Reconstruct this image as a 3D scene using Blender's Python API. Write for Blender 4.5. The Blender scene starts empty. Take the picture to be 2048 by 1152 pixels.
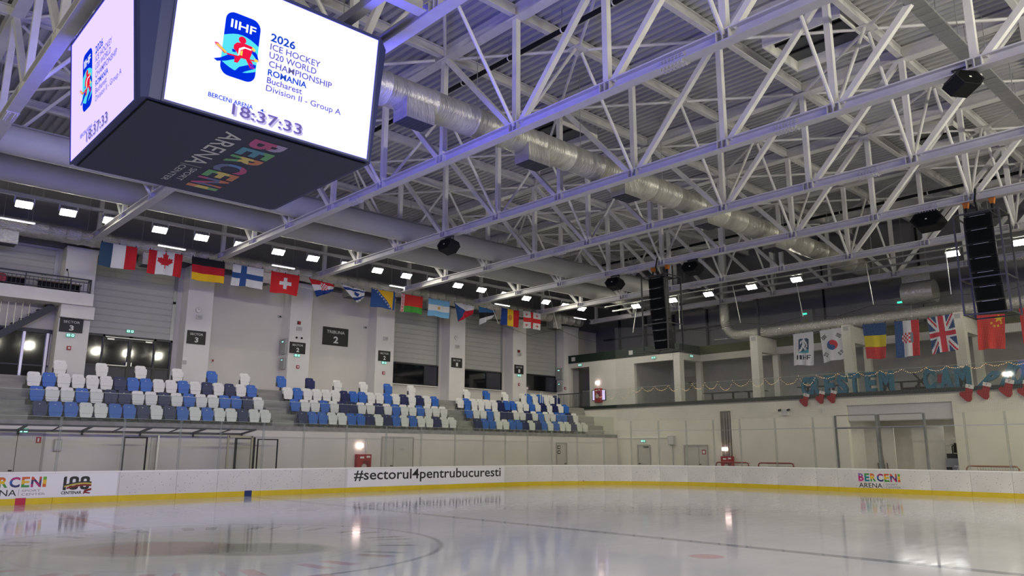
import bpy, bmesh, math, random
from math import sin, cos, pi, radians, sqrt, atan2
from mathutils import Vector, Matrix
random.seed(7)
S = bpy.context.scene
COL = S.collection

# ---------------------------------------------------------------- camera, world, exposure
cam_d = bpy.data.cameras.new('camera')
cam = bpy.data.objects.new('camera', cam_d)
COL.objects.link(cam)
S.camera = cam
YAW, PITCH, ROLL = 0.748907572831944, 0.2084878058730449, 0.003224794143089551
cam_d.sensor_width = 36.0
cam_d.lens = 1541.347 / 2048 * 36.0
cam_d.clip_end = 300
fw = Vector((sin(YAW) * cos(PITCH), cos(YAW) * cos(PITCH), sin(PITCH)))
r0 = Vector((cos(YAW), -sin(YAW), 0))
u0 = r0.cross(fw)
rt = r0 * cos(ROLL) + u0 * sin(ROLL)
up = u0 * cos(ROLL) - r0 * sin(ROLL)
M = Matrix(((rt.x, up.x, -fw.x, -6.00736), (rt.y, up.y, -fw.y, -15.02385), (rt.z, up.z, -fw.z, 1.77282), (0, 0, 0, 1)))
cam.matrix_world = M

S.view_settings.view_transform = 'Standard'
S.view_settings.look = 'None'
S.view_settings.exposure = 0.0
S.view_settings.gamma = 1.0
S.view_settings.use_curve_mapping = False
S.cycles.use_denoising = True
S.cycles.sample_clamp_indirect = 6.0
S.cycles.sample_clamp_direct = 0.0
S.cycles.max_bounces = 8
S.cycles.diffuse_bounces = 4
S.cycles.glossy_bounces = 4
S.cycles.transparent_max_bounces = 24
S.cycles.transmission_bounces = 6
S.cycles.caustics_reflective = False
S.cycles.caustics_refractive = False

w = bpy.data.worlds.new('hall_air')
S.world = w
w.use_nodes = True
w.node_tree.nodes['Background'].inputs[0].default_value = (0.70, 0.68, 0.67, 1)
w.node_tree.nodes['Background'].inputs[1].default_value = 0.28

FLOOD_L = 105.0          # radiance of one floodlight lens
SCREEN_L = 1.0          # radiance of the video screens

def area_lamp(name, loc, aim, sx, sy, power, color):
    d = bpy.data.lights.new(name, 'AREA')
    d.shape = 'RECTANGLE'
    d.size, d.size_y, d.energy, d.color = sx, sy, power, color
    o = bpy.data.objects.new(name, d)
    COL.objects.link(o)
    o.location = loc
    o.rotation_euler = (Vector(aim) - Vector(loc)).to_track_quat('-Z', 'Y').to_euler()
    return o
# the row of floodlights along the near side of the hall, above and behind the camera
for i in range(18):
    area_lamp('near_side_floodlight', (-16 + i * 2.8, -18.8, 11.0), (-16 + i * 2.8, 2.0, 0), 0.55, 0.4, 280, (1.0, 0.95, 0.76))
for i in range(4):
    area_lamp('far_end_floodlight', (-33, -12 + i * 8, 10.9), (-8, -12 + i * 8, 0), 1.0, 0.5, 620, (1.0, 0.95, 0.78))

# ---------------------------------------------------------------- materials
MATS = {}
def mat(name, col, rough=0.5, metal=0.0, var=0.0, vscale=3.0, emit=0.0, ecol=None, bump=0.0, bscale=20.0, spec=None, trans=0.0, stretch=None, alpha=None):
    if name in MATS:
        return MATS[name]
    m = bpy.data.materials.new(name)
    m.use_nodes = True
    nt = m.node_tree
    b = nt.nodes['Principled BSDF']
    c = (*col, 1) if len(col) == 3 else col
    b.inputs['Base Color'].default_value = c
    b.inputs['Roughness'].default_value = rough
    b.inputs['Metallic'].default_value = metal
    if spec is not None:
        b.inputs['Specular IOR Level'].default_value = spec
    if trans:
        b.inputs['Transmission Weight'].default_value = trans
    if emit:
        b.inputs['Emission Color'].default_value = (*(ecol or col), 1)
        b.inputs['Emission Strength'].default_value = emit
    src = None
    if var or bump:
        tc = nt.nodes.new('ShaderNodeTexCoord')
        mp = nt.nodes.new('ShaderNodeMapping')
        if stretch:
            mp.inputs['Scale'].default_value = stretch
        nt.links.new(tc.outputs['Object'], mp.inputs['Vector'])
        src = mp.outputs['Vector']
    if var:
        n = nt.nodes.new('ShaderNodeTexNoise')
        n.inputs['Scale'].default_value = vscale
        n.inputs['Detail'].default_value = 5
        nt.links.new(src, n.inputs['Vector'])
        rp = nt.nodes.new('ShaderNodeValToRGB')
        k0, k1 = 1 - var, 1 + var
        rp.color_ramp.elements[0].position = 0.3
        rp.color_ramp.elements[1].position = 0.7
        rp.color_ramp.elements[0].color = (c[0] * k0, c[1] * k0, c[2] * k0, 1)
        rp.color_ramp.elements[1].color = (min(1, c[0] * k1), min(1, c[1] * k1), min(1, c[2] * k1), 1)
        nt.links.new(n.outputs['Fac'], rp.inputs['Fac'])
        nt.links.new(rp.outputs['Color'], b.inputs['Base Color'])
    if bump:
        n2 = nt.nodes.new('ShaderNodeTexNoise')
        n2.inputs['Scale'].default_value = bscale
        n2.inputs['Detail'].default_value = 3
        nt.links.new(src, n2.inputs['Vector'])
        bp = nt.nodes.new('ShaderNodeBump')
        bp.inputs['Strength'].default_value = bump
        bp.inputs['Distance'].default_value = 0.05
        nt.links.new(n2.outputs['Fac'], bp.inputs['Height'])
        nt.links.new(bp.outputs['Normal'], b.inputs['Normal'])
    MATS[name] = m
    return m

def emitter(name, col, strength):
    if name in MATS:
        return MATS[name]
    m = bpy.data.materials.new(name)
    m.use_nodes = True
    nt = m.node_tree
    nt.nodes.remove(nt.nodes['Principled BSDF'])
    e = nt.nodes.new('ShaderNodeEmission')
    e.inputs[0].default_value = (*col, 1)
    e.inputs[1].default_value = strength
    nt.links.new(e.outputs[0], nt.nodes['Material Output'].inputs['Surface'])
    MATS[name] = m
    return m

def glass_mat(name, tint, refl=0.5, haze=0.04):
    """clear rink glass: mostly see-through, a mirror sheen at grazing angles, a little dirt"""
    m = bpy.data.materials.new(name)
    m.use_nodes = True
    nt = m.node_tree
    nt.nodes.remove(nt.nodes['Principled BSDF'])
    t = nt.nodes.new('ShaderNodeBsdfTransparent')
    t.inputs[0].default_value = (*tint, 1)
    g = nt.nodes.new('ShaderNodeBsdfGlossy')
    g.inputs['Roughness'].default_value = 0.03
    d = nt.nodes.new('ShaderNodeBsdfDiffuse')
    d.inputs[0].default_value = (0.75, 0.78, 0.74, 1)
    fr = nt.nodes.new('ShaderNodeFresnel')
    fr.inputs['IOR'].default_value = 1.35
    mu = nt.nodes.new('ShaderNodeMath'); mu.operation = 'MULTIPLY'; mu.inputs[1].default_value = refl
    nt.links.new(fr.outputs[0], mu.inputs[0])
    m1 = nt.nodes.new('ShaderNodeMixShader')
    nt.links.new(mu.outputs[0], m1.inputs[0])
    nt.links.new(t.outputs[0], m1.inputs[1])
    nt.links.new(g.outputs[0], m1.inputs[2])
    tc = nt.nodes.new('ShaderNodeTexCoord')
    n = nt.nodes.new('ShaderNodeTexNoise'); n.inputs['Scale'].default_value = 1.7; n.inputs['Detail'].default_value = 6
    nt.links.new(tc.outputs['Object'], n.inputs['Vector'])
    mh = nt.nodes.new('ShaderNodeMath'); mh.operation = 'MULTIPLY'; mh.inputs[1].default_value = haze * 2
    nt.links.new(n.outputs['Fac'], mh.inputs[0])
    m2 = nt.nodes.new('ShaderNodeMixShader')
    nt.links.new(mh.outputs[0], m2.inputs[0])
    nt.links.new(m1.outputs[0], m2.inputs[1])
    nt.links.new(d.outputs[0], m2.inputs[2])
    nt.links.new(m2.outputs[0], nt.nodes['Material Output'].inputs['Surface'])
    MATS[name] = m
    return m

def attr_mat(name, rough=0.8):
    m = bpy.data.materials.new(name)
    m.use_nodes = True
    nt = m.node_tree
    a = nt.nodes.new('ShaderNodeAttribute'); a.attribute_name = 'Col'
    b = nt.nodes['Principled BSDF']
    b.inputs['Roughness'].default_value = rough
    b.inputs['Specular IOR Level'].default_value = 0.2
    n = nt.nodes.new('ShaderNodeTexNoise'); n.inputs['Scale'].default_value = 90
    tc = nt.nodes.new('ShaderNodeTexCoord'); nt.links.new(tc.outputs['Object'], n.inputs['Vector'])
    bp = nt.nodes.new('ShaderNodeBump'); bp.inputs['Strength'].default_value = 0.15
    nt.links.new(n.outputs['Fac'], bp.inputs['Height']); nt.links.new(bp.outputs['Normal'], b.inputs['Normal'])
    nt.links.new(a.outputs['Color'], b.inputs['Base Color'])
    MATS[name] = m
    return m

# ---------------------------------------------------------------- mesh builder
class MB:
    def __init__(s):
        s.v, s.f, s.m, s.c = [], [], [], []
    def quadbox(s, P, m=0):
        b = len(s.v); s.v += [tuple(p) for p in P]
        for f in ((0, 3, 2, 1), (4, 5, 6, 7), (0, 1, 5, 4), (1, 2, 6, 5), (2, 3, 7, 6), (3, 0, 4, 7)):
            s.f.append(tuple(b + i for i in f)); s.m.append(m)
        return s
    def box(s, x0, x1, y0, y1, z0, z1, m=0):
        return s.quadbox([(x0, y0, z0), (x1, y0, z0), (x1, y1, z0), (x0, y1, z0), (x0, y0, z1), (x1, y0, z1), (x1, y1, z1), (x0, y1, z1)], m)
    def bar(s, p, q, w, h=None, upv=(0, 0, 1), m=0):
        """box section bar from p to q, w across and h along upv"""
        h = w if h is None else h
        p, q = Vector(p), Vector(q); d = (q - p).normalized()
        u = Vector(upv)
        if abs(d.dot(u)) > 0.97: u = Vector((1, 0, 0))
        a = d.cross(u).normalized() * w / 2; b = a.cross(d).normalized() * h / 2
        return s.quadbox([p - a - b, p + a - b, p + a + b, p - a + b, q - a - b, q + a - b, q + a + b, q - a + b], m)
    def tube(s, p, q, r, n=8, m=0, r2=None, cap=True):
        p, q = Vector(p), Vector(q); d = (q - p).normalized()
        u = Vector((0, 0, 1)) if abs(d.z) < 0.95 else Vector((1, 0, 0))
        a = d.cross(u).normalized(); b = a.cross(d)
        r2 = r if r2 is None else r2; k = len(s.v)
        for i in range(n):
            t = 2 * pi * i / n; s.v.append(tuple(p + (a * cos(t) + b * sin(t)) * r))
        for i in range(n):
            t = 2 * pi * i / n; s.v.append(tuple(q + (a * cos(t) + b * sin(t)) * r2))
        for i in range(n):
            j = (i + 1) % n; s.f.append((k + i, k + j, k + n + j, k + n + i)); s.m.append(m)
        if cap:
            s.f.append(tuple(k + i for i in reversed(range(n)))); s.m.append(m)
            s.f.append(tuple(k + n + i for i in range(n))); s.m.append(m)
        return s
    def sweep(s, pts, r, n=8, m=0, radii=None):
        """round tube through a polyline with mitred joints"""
        P = [Vector(p) for p in pts]; k = len(s.v)
        ref = Vector((0.13, 0.21, 0.97)).normalized()
        for i, p in enumerate(P):
            d = (P[min(i + 1, len(P) - 1)] - P[max(i - 1, 0)]).normalized()
            a = d.cross(ref)
            if a.length < 0.05: a = d.cross(Vector((1, 0, 0)))
            a.normalize(); b = a.cross(d); rr = radii[i] if radii else r
            for j in range(n):
                t = 2 * pi * j / n; s.v.append(tuple(p + (a * cos(t) + b * sin(t)) * rr))
        for i in range(len(P) - 1):
            for j in range(n):
                j2 = (j + 1) % n
                s.f.append((k + i * n + j, k + i * n + j2, k + (i + 1) * n + j2, k + (i + 1) * n + j)); s.m.append(m)
        s.f.append(tuple(k + j for j in reversed(range(n)))); s.m.append(m)
        s.f.append(tuple(k + (len(P) - 1) * n + j for j in range(n))); s.m.append(m)
        return s
    def prism(s, poly, o, u, v, n, m=0):
        """extrude polygon poly (list of 2-D points) placed at o with axes u, v by the vector n"""
        o, u, v, n = Vector(o), Vector(u), Vector(v), Vector(n); k = len(s.v); N = len(poly)
        for a, b in poly: s.v.append(tuple(o + u * a + v * b))
        for a, b in poly: s.v.append(tuple(o + u * a + v * b + n))
        s.f.append(tuple(k + i for i in range(N))); s.m.append(m)
        s.f.append(tuple(k + N + i for i in reversed(range(N)))); s.m.append(m)
        for i in range(N):
            j = (i + 1) % N; s.f.append((k + i, k + N + i, k + N + j, k + j)); s.m.append(m)
        return s
    def face(s, pts, m=0):
        k = len(s.v); s.v += [tuple(p) for p in pts]; s.f.append(tuple(range(k, k + len(pts)))); s.m.append(m)
        return s
    def poly(s, poly, o, u, v, m=0):
        o, u, v = Vector(o), Vector(u), Vector(v)
        return s.face([o + u * a + v * b for a, b in poly], m)
    def text(s, txt, o, u, v, m=0, bold=0.0, n=None, split=None, shear=0.0):
        """lettering stretched to the box spanned by u (whole width) and v (cap box height) from corner o"""
        V, F = glyphs(txt, bold, n is not None, split, shear)
        o, u, v = Vector(o), Vector(u), Vector(v); nn = Vector(n) if n is not None else Vector((0, 0, 0)); k = len(s.v)
        for a, b, c in V: s.v.append(tuple(o + u * a + v * b + nn * c))
        for idx, g in F:
            s.f.append(tuple(k + i for i in idx)); s.m.append(m if split is None else m + g)
        return s
    def build(s, name, mats, parent=None, smooth=False):
        me = bpy.data.meshes.new(name)
        off = origin_of(parent)
        vv = s.v if off is None else [(a - off[0], b - off[1], c - off[2]) for a, b, c in s.v]
        me.from_pydata(vv, [], s.f)
        mats = mats if isinstance(mats, (list, tuple)) else [mats]
        for m in mats: me.materials.append(m)
        if len(mats) > 1: me.polygons.foreach_set('material_index', s.m)
        if smooth: me.polygons.foreach_set('use_smooth', [True] * len(s.f))
        bm = bmesh.new(); bm.from_mesh(me); bmesh.ops.recalc_face_normals(bm, faces=bm.faces); bm.to_mesh(me); bm.free()
        if smooth and hasattr(me, 'set_sharp_from_angle'): me.set_sharp_from_angle(angle=radians(40))
        me.update()
        ob = bpy.data.objects.new(name, me)
        COL.objects.link(ob)
        if parent is not None: ob.parent = parent
        return ob

def origin_of(p):
    if p is None: return None
    o = Vector((0, 0, 0))
    while p is not None:
        o += p.location; p = p.parent
    return o

GL = {}
def glyphs(txt, bold, solid, split, shear):
    key = (txt, bold, solid, split, shear)
    if key in GL: return GL[key]
    cu = bpy.data.curves.new('t', 'FONT'); cu.body = txt; cu.resolution_u = 3; cu.offset = bold; cu.shear = shear
    cu.fill_mode = 'BOTH' if solid else 'FRONT'
    if solid: cu.extrude = 0.5
    ob = bpy.data.objects.new('t', cu)
    me = bpy.data.meshes.new_from_object(ob)
    bm = bmesh.new(); bm.from_mesh(me)
    if split:
        ys = [v.co.y for v in bm.verts]; y0, y1 = min(ys), max(ys)
        for k in range(1, split):
            g = bm.verts[:] + bm.edges[:] + bm.faces[:]
            bmesh.ops.bisect_plane(bm, geom=g, plane_co=(0, y0 + (y1 - y0) * k / split, 0), plane_no=(0.25, 1, 0) if k % 2 else (-0.2, 1, 0))
    bm.verts.ensure_lookup_table()
    xs = [v.co.x for v in bm.verts]; ys = [v.co.y for v in bm.verts]
    x0, x1, y0, y1 = min(xs), max(xs), min(ys), max(ys)
    V = [((v.co.x - x0) / (x1 - x0), (v.co.y - y0) / (y1 - y0), v.co.z + (0.5 if solid else 0)) for v in bm.verts]
    F = []
    for f in bm.faces:
        c = f.calc_center_median(); t = (c.y - y0) / (y1 - y0)
        F.append((tuple(v.index for v in f.verts), min((split or 1) - 1, int(t * (split or 1)))))
    bm.free(); bpy.data.objects.remove(ob); bpy.data.curves.remove(cu); bpy.data.meshes.remove(me)
    GL[key] = (V, F)
    return GL[key]

def tag(o, label, cat, group=None, kind=None):
    o['label'] = label; o['category'] = cat
    if group: o['group'] = group
    if kind: o['kind'] = kind
    return o
def thing(name, label, cat, loc=(0, 0, 0), group=None):
    o = bpy.data.objects.new(name, None); COL.objects.link(o)
    o.empty_display_size = 0.2; o.location = loc
    return tag(o, label, cat, group)
def struct(o):
    o['kind'] = 'structure'; return o
def kids(o):
    return [c for c in bpy.data.objects if c.parent == o]
TREE = {}
def dup(root, loc, label, group=None):
    """copy a thing with copies of its parts and sub-parts"""
    if root.name not in TREE:
        TREE[root.name] = [(c, kids(c)) for c in kids(root)]
    r = root.copy(); COL.objects.link(r); r.location = loc; r['label'] = label
    if group: r['group'] = group
    for ch, gs in TREE[root.name]:
        c = ch.copy(); COL.objects.link(c); c.parent = r
        for g in gs:
            d = g.copy(); COL.objects.link(d); d.parent = c
    return r
def rrect(w, h, r, n=4, x=0.0, y=0.0):
    pts = []
    for cx, cy, a0 in ((w / 2 - r, h / 2 - r, 0), (-w / 2 + r, h / 2 - r, 90), (-w / 2 + r, -h / 2 + r, 180), (w / 2 - r, -h / 2 + r, 270)):
        for i in range(n + 1):
            a = radians(a0 + 90 * i / n); pts.append((x + cx + r * cos(a), y + cy + r * sin(a)))
    return pts
ORD = ['first', 'second', 'third', 'fourth', 'fifth', 'sixth', 'seventh', 'eighth', 'ninth', 'tenth', 'eleventh', 'twelfth', 'thirteenth', 'fourteenth', 'fifteenth', 'sixteenth', 'seventeenth', 'eighteenth', 'nineteenth', 'twentieth',
       'twenty-first', 'twenty-second', 'twenty-third', 'twenty-fourth', 'twenty-fifth', 'twenty-sixth', 'twenty-seventh', 'twenty-eighth', 'twenty-ninth', 'thirtieth', 'thirty-first', 'thirty-second', 'thirty-third', 'thirty-fourth']
# ---------------------------------------------------------------- common materials
steel = mat('white_steel_paint', (0.62, 0.61, 0.62), 0.45, var=0.05)
plaster = mat('wall_plaster', (0.70, 0.67, 0.62), 0.85, var=0.05, vscale=0.6, bump=0.03, bscale=30)
pillar_m = mat('pillar_paint', (0.76, 0.74, 0.72), 0.8, var=0.04, vscale=0.8)
lowwall_m = mat('lower_wall_paint', (0.70, 0.66, 0.60), 0.8, var=0.06, vscale=0.5)
endwall_m = mat('end_wall_paint', (0.74, 0.71, 0.60), 0.8, var=0.05, vscale=0.7)
darkwall = mat('upper_wall_cladding', (0.17, 0.17, 0.19), 0.7, var=0.08, vscale=0.4)
greenband = mat('green_band_paint', (0.004, 0.018, 0.011), 0.7, var=0.2)
green_lit = mat('green_band_lit', (0.07, 0.078, 0.02), 0.7, var=0.15)  # lit copy of the green band: light near the duct put into the colour
concrete = mat('terrace_concrete', (0.33, 0.32, 0.29), 0.85, var=0.25, vscale=2.2, bump=0.15, stretch=(0.25, 1, 2.0))
post_glass = glass_mat('post_glass', (0.80, 0.82, 0.80), 0.4, 0.14)
white = mat('white_plastic', (0.80, 0.79, 0.76), 0.45, var=0.03)
black = mat('black_metal', (0.007, 0.008, 0.010), 0.6, spec=0.2)
black_matte = mat('black_cloth', (0.004, 0.005, 0.006), 0.9, spec=0.1)
dark_steel = mat('anthracite_steel', (0.035, 0.04, 0.05), 0.5)
greymetal = mat('grey_metal', (0.35, 0.36, 0.37), 0.4, 0.6)
alu = mat('aluminium', (0.55, 0.55, 0.54), 0.35, 0.8)
redpaint = mat('red_paint', (0.35, 0.015, 0.02), 0.45)
rink_glass = glass_mat('rink_glass', (0.98, 0.985, 0.975), 0.5, 0.012)
rail_glass = glass_mat('balustrade_glass', (0.955, 0.975, 0.955), 0.3, 0.02)
dark_glass = mat('night_glass', (0.006, 0.007, 0.010), 0.04, spec=0.7)
deck_m = mat('roof_deck_sheet', (0.44, 0.44, 0.45), 0.5, 0.0, var=0.05, vscale=0.8)
foil = mat('duct_foil', (0.66, 0.65, 0.60), 0.27, 0.8, var=0.12, vscale=4, bump=1.0, bscale=11, stretch=(1.2, 2.0, 2.0))
foil_smooth = mat('duct_foil_smooth', (0.50, 0.49, 0.45), 0.38, 0.55, var=0.15, vscale=2, bump=0.55, bscale=6, stretch=(3.0, 0.8, 0.8))
ductwhite = mat('painted_duct', (0.50, 0.50, 0.50), 0.6, var=0.03, vscale=0.8)
board_m = None

# ---------------------------------------------------------------- ice, with its submerged markings
def ice_material():
    m = bpy.data.materials.new('ice'); m.use_nodes = True
    nt = m.node_tree; L = nt.links.new; N = nt.nodes.new
    b = nt.nodes['Principled BSDF']
    geo = N('ShaderNodeNewGeometry'); sep = N('ShaderNodeSeparateXYZ'); L(geo.outputs['Position'], sep.inputs[0])
    X, Y = sep.outputs[0], sep.outputs[1]
    def ma(op, a, b_=None, c=None):
        n = N('ShaderNodeMath'); n.operation = op
        for i, q in enumerate((a, b_, c)):
            if q is None: continue
            if isinstance(q, (int, float)): n.inputs[i].default_value = q
            else: L(q, n.inputs[i])
        return n.outputs[0]
    def band(v, c, hw, soft=0.03):   # 1 inside |v-c|<hw
        d = ma('ABSOLUTE', ma('SUBTRACT', v, c))
        n = N('ShaderNodeMapRange'); n.inputs[1].default_value = hw - soft; n.inputs[2].default_value = hw + soft
        n.inputs[3].default_value = 1; n.inputs[4].default_value = 0; L(d, n.inputs[0]); return n.outputs[0]
    def disc(cx, cy, rx, ry, ang=0.0, soft=0.12):
        dx, dy = ma('SUBTRACT', X, cx), ma('SUBTRACT', Y, cy)
        c, s_ = cos(ang), sin(ang)
        a = ma('ADD', ma('MULTIPLY', dx, c / rx), ma('MULTIPLY', dy, s_ / rx))
        e = ma('SUBTRACT', ma('MULTIPLY', dy, c / ry), ma('MULTIPLY', dx, s_ / ry))
        d = ma('SQRT', ma('ADD', ma('MULTIPLY', a, a), ma('MULTIPLY', e, e)))
        n = N('ShaderNodeMapRange'); n.inputs[1].default_value = 1 - soft; n.inputs[2].default_value = 1 + soft
        n.inputs[3].default_value = 1; n.inputs[4].default_value = 0; L(d, n.inputs[0]); return n.outputs[0]
    base = N('ShaderNodeTexNoise'); base.inputs['Scale'].default_value = 0.35; base.inputs['Detail'].default_value = 6
    L(geo.outputs['Position'], base.inputs['Vector'])
    rp = N('ShaderNodeValToRGB')
    rp.color_ramp.elements[0].color = (0.50, 0.51, 0.53, 1); rp.color_ramp.elements[1].color = (0.60, 0.60, 0.61, 1)
    rp.color_ramp.elements[0].position = 0.3; rp.color_ramp.elements[1].position = 0.7
    L(base.outputs['Fac'], rp.inputs['Fac'])
    col = rp.outputs['Color']
    def lay(mask, colour, k):
        nonlocal col
        n = N('ShaderNodeMix'); n.data_type = 'RGBA'
        L(ma('MULTIPLY', mask, k), n.inputs['Factor']); L(col, n.inputs['A']); n.inputs['B'].default_value = (*colour, 1)
        col = n.outputs['Result']
    R = ma('SQRT', ma('ADD', ma('MULTIPLY', X, X), ma('MULTIPLY', Y, Y)))
    inside = N('ShaderNodeMath'); inside.operation = 'LESS_THAN'; L(R, inside.inputs[0]); inside.inputs[1].default_value = 4.4
    outside = ma('SUBTRACT', 1.0, inside.outputs[0])
    lay(ma('MULTIPLY', band(X, 0.0, 0.15), outside), (0.42, 0.10, 0.12), 0.5)
    lay(band(X, 7.746, 0.15), (0.10, 0.12, 0.17), 0.62)
    lay(band(X, -7.746, 0.15), (0.10, 0.12, 0.17), 0.62)
    lay(band(X, 26.0, 0.03), (0.42, 0.10, 0.12), 0.4)
    lay(band(R, 4.5, 0.05, 0.04), (0.13, 0.14, 0.16), 0.6)
    lay(band(R, 3.05, 0.03, 0.04), (0.3, 0.3, 0.32), 0.25)
    ang = ma('ARCTAN2', Y, X)
    bars = ma('GREATER_THAN', ma('SINE', ma('MULTIPLY', ang, 46.0)), 0.05)
    bars2 = ma('GREATER_THAN', ma('SINE', ma('MULTIPLY', ang, 17.0)), -0.3)
    ring = ma('MULTIPLY', band(R, 3.65, 0.36, 0.08), ma('MULTIPLY', bars, bars2))
    upper = ma('GREATER_THAN', ang, -1.05)
    lay(ma('MULTIPLY', ring, upper), (0.12, 0.13, 0.15), 0.55)
    lay(ma('MULTIPLY', ring, ma('SUBTRACT', 1.0, upper)), (0.42, 0.12, 0.14), 0.45)
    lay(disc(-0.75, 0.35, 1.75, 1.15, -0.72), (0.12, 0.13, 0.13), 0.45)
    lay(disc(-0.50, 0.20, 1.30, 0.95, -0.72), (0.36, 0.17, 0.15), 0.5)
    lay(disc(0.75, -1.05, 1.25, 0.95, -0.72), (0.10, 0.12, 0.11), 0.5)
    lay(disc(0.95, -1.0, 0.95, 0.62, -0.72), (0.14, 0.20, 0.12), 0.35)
    lay(disc(6.0, -7.07, 0.30, 0.30), (0.50, 0.10, 0.12), 0.45)
    lay(disc(6.0, 7.0, 0.30, 0.30), (0.20, 0.12, 0.14), 0.5)
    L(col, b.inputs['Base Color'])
    # skate scratches: fine stretched noise in roughness and bump
    mp = N('ShaderNodeMapping'); mp.inputs['Scale'].default_value = (0.5, 2.5, 1); mp.inputs['Rotation'].default_value = (0, 0, 0.5)
    L(geo.outputs['Position'], mp.inputs['Vector'])
    sc = N('ShaderNodeTexNoise'); sc.inputs['Scale'].default_value = 2.2; sc.inputs['Detail'].default_value = 8; L(mp.outputs[0], sc.inputs['Vector'])
    mr = N('ShaderNodeMapRange'); mr.inputs[1].default_value = 0.3; mr.inputs[2].default_value = 0.75; mr.inputs[3].default_value = 0.05; mr.inputs[4].default_value = 0.13
    L(sc.outputs['Fac'], mr.inputs[0]); L(mr.outputs[0], b.inputs['Roughness'])
    bp = N('ShaderNodeBump'); bp.inputs['Strength'].default_value = 0.008; bp.inputs['Distance'].default_value = 0.02
    L(sc.outputs['Fac'], bp.inputs['Height']); L(bp.outputs['Normal'], b.inputs['Normal'])
    b.inputs['IOR'].default_value = 1.31
    MATS['ice'] = m
    return m

HL, HW, RC, HB, HY = 30.0, 15.0, 8.5, 1.05, 0.2
def corner(i, n, d=0.0):           # far right corner arc, i=0 on the long side
    a = pi / 2 * (1 - i / n); return (HL - RC + (RC + d) * cos(a), HW - RC + (RC + d) * sin(a))
ring = []
for sx, sy, a0 in ((1, 1, 0), (-1, 1, 90), (-1, -1, 180), (1, -1, 270)):
    for i in range(13):
        a = radians(a0 + 90 * i / 12); ring.append((sx * (HL - RC) + RC * cos(a), sy * (HW - RC) + RC * sin(a), 0.0))
struct(MB().face(ring).build('floor_ice', ice_material()))
struct(MB().face([(-45, -24, -0.03), (42, -24, -0.03), (42, 24.5, -0.03), (-45, 24.5, -0.03)]).build('floor', mat('rubber_floor', (0.12, 0.12, 0.12), 0.8, var=0.2)))

# ---------------------------------------------------------------- walls
YG, XE = 17.3, 33.3                 # ground-level wall faces
YP, YB = 22.6, 23.4                 # pillar faces and bay back wall of the seat side
struct(MB().box(-45, XE + 0.2, YG, YG + 0.25, -0.03, 2.62).build('wall_back_lower', lowwall_m))
mb = MB()                            # end wall with the garage opening (y -2.57..2.3, z<4.08)
mb.box(XE, XE + 0.3, 2.32, YG + 6.3, -0.03, 4.52).box(XE, XE + 0.3, -24, -2.57, -0.03, 4.52).box(XE, XE + 0.3, -2.57, 2.32, 4.08, 4.52)
struct(mb.build('wall_right_lower', endwall_m))
struct(MB().box(-45, 38.7, YB + 0.05, YB + 0.35, 4.6, 14.7).build('wall_back', plaster))
struct(MB().box(-45, 38.7, YB - 0.25, YB + 0.04, 10.62, 14.7).build('wall_back_upper', darkwall))
struct(MB().box(38.5, 38.8, -24, YB, 7.9, 14.7).build('wall_right_upper', darkwall))
struct(MB().box(38.5, 38.8, -24, YB, 4.6, 7.9).build('wall_right_room', mat('room_wall', (0.42, 0.41, 0.40), 0.8, var=0.05)))
struct(MB().box(-45.3, -45, -24, 24, -0.03, 14.7).build('wall_left', plaster))
# gallery floor slab and the terrace of the stand
struct(MB().box(XE - 0.02, 38.5, -24, YB, 4.45, 4.62).build('floor_gallery', mat('gallery_floor', (0.30, 0.29, 0.26), 0.6, var=0.1)))
mb = MB()
prof = [(17.3, 2.62), (17.3, 2.80), (18.45, 2.80), (18.45, 3.40), (19.25, 3.40), (19.25, 4.0), (20.05, 4.0), (20.05, 4.60), (YB + 0.05, 4.60), (YB + 0.05, 2.62)]
mb.prism(prof, (-4, 0, 0), (0, 1, 0), (0, 0, 1), (XE + 4, 0, 0))
struct(mb.build('floor_terrace', concrete))
struct(MB().box(-45, XE, YG - 0.02, YG + 0.1, 2.62, 2.82).build('trim_1', mat('slab_edge', (0.27, 0.27, 0.25), 0.8, var=0.2)))
struct(MB().box(-45, XE, YG - 0.015, YG, 2.30, 2.36).build('trim_2', mat('ledge_paint', (0.66, 0.63, 0.56), 0.7)))
# pillars
for i in range(8):
    x = -2.7 + 5.4 * i
    wd = 0.62 if i < 7 else 1.05
    mb = MB(); mb.box(x - wd, x + wd if i < 7 else 35.6, YP, YB + 0.05, 4.6, 10.62)
    mb.box(x - wd - 0.03, (x + wd if i < 7 else 35.6) + 0.03, YP - 0.03, YP, 10.42, 10.62)
    struct(mb.build('pillar', pillar_m))
# ---------------------------------------------------------------- roof deck: ribs run across the hall
mb = MB(); X0, X1, per = -16.0, 38.9, 0.30
n = int((X1 - X0) / per); za, zb_ = 14.64, 14.74
for i in range(n):
    x = X0 + i * per
    for (xa, z0, xb, z1) in ((x, za, x + 0.13, za), (x + 0.13, za, x + 0.17, zb_), (x + 0.17, zb_, x + 0.26, zb_), (x + 0.26, zb_, x + 0.30, za)):
        mb.face([(xa, -26, z0), (xb, -26, z1), (xb, 24, z1), (xa, 24, z0)])
struct(mb.build('ceiling', deck_m))
struct(MB().box(-45, 38.9, -26, 24, 14.78, 14.9).build('ceiling_top', deck_m))
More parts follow.
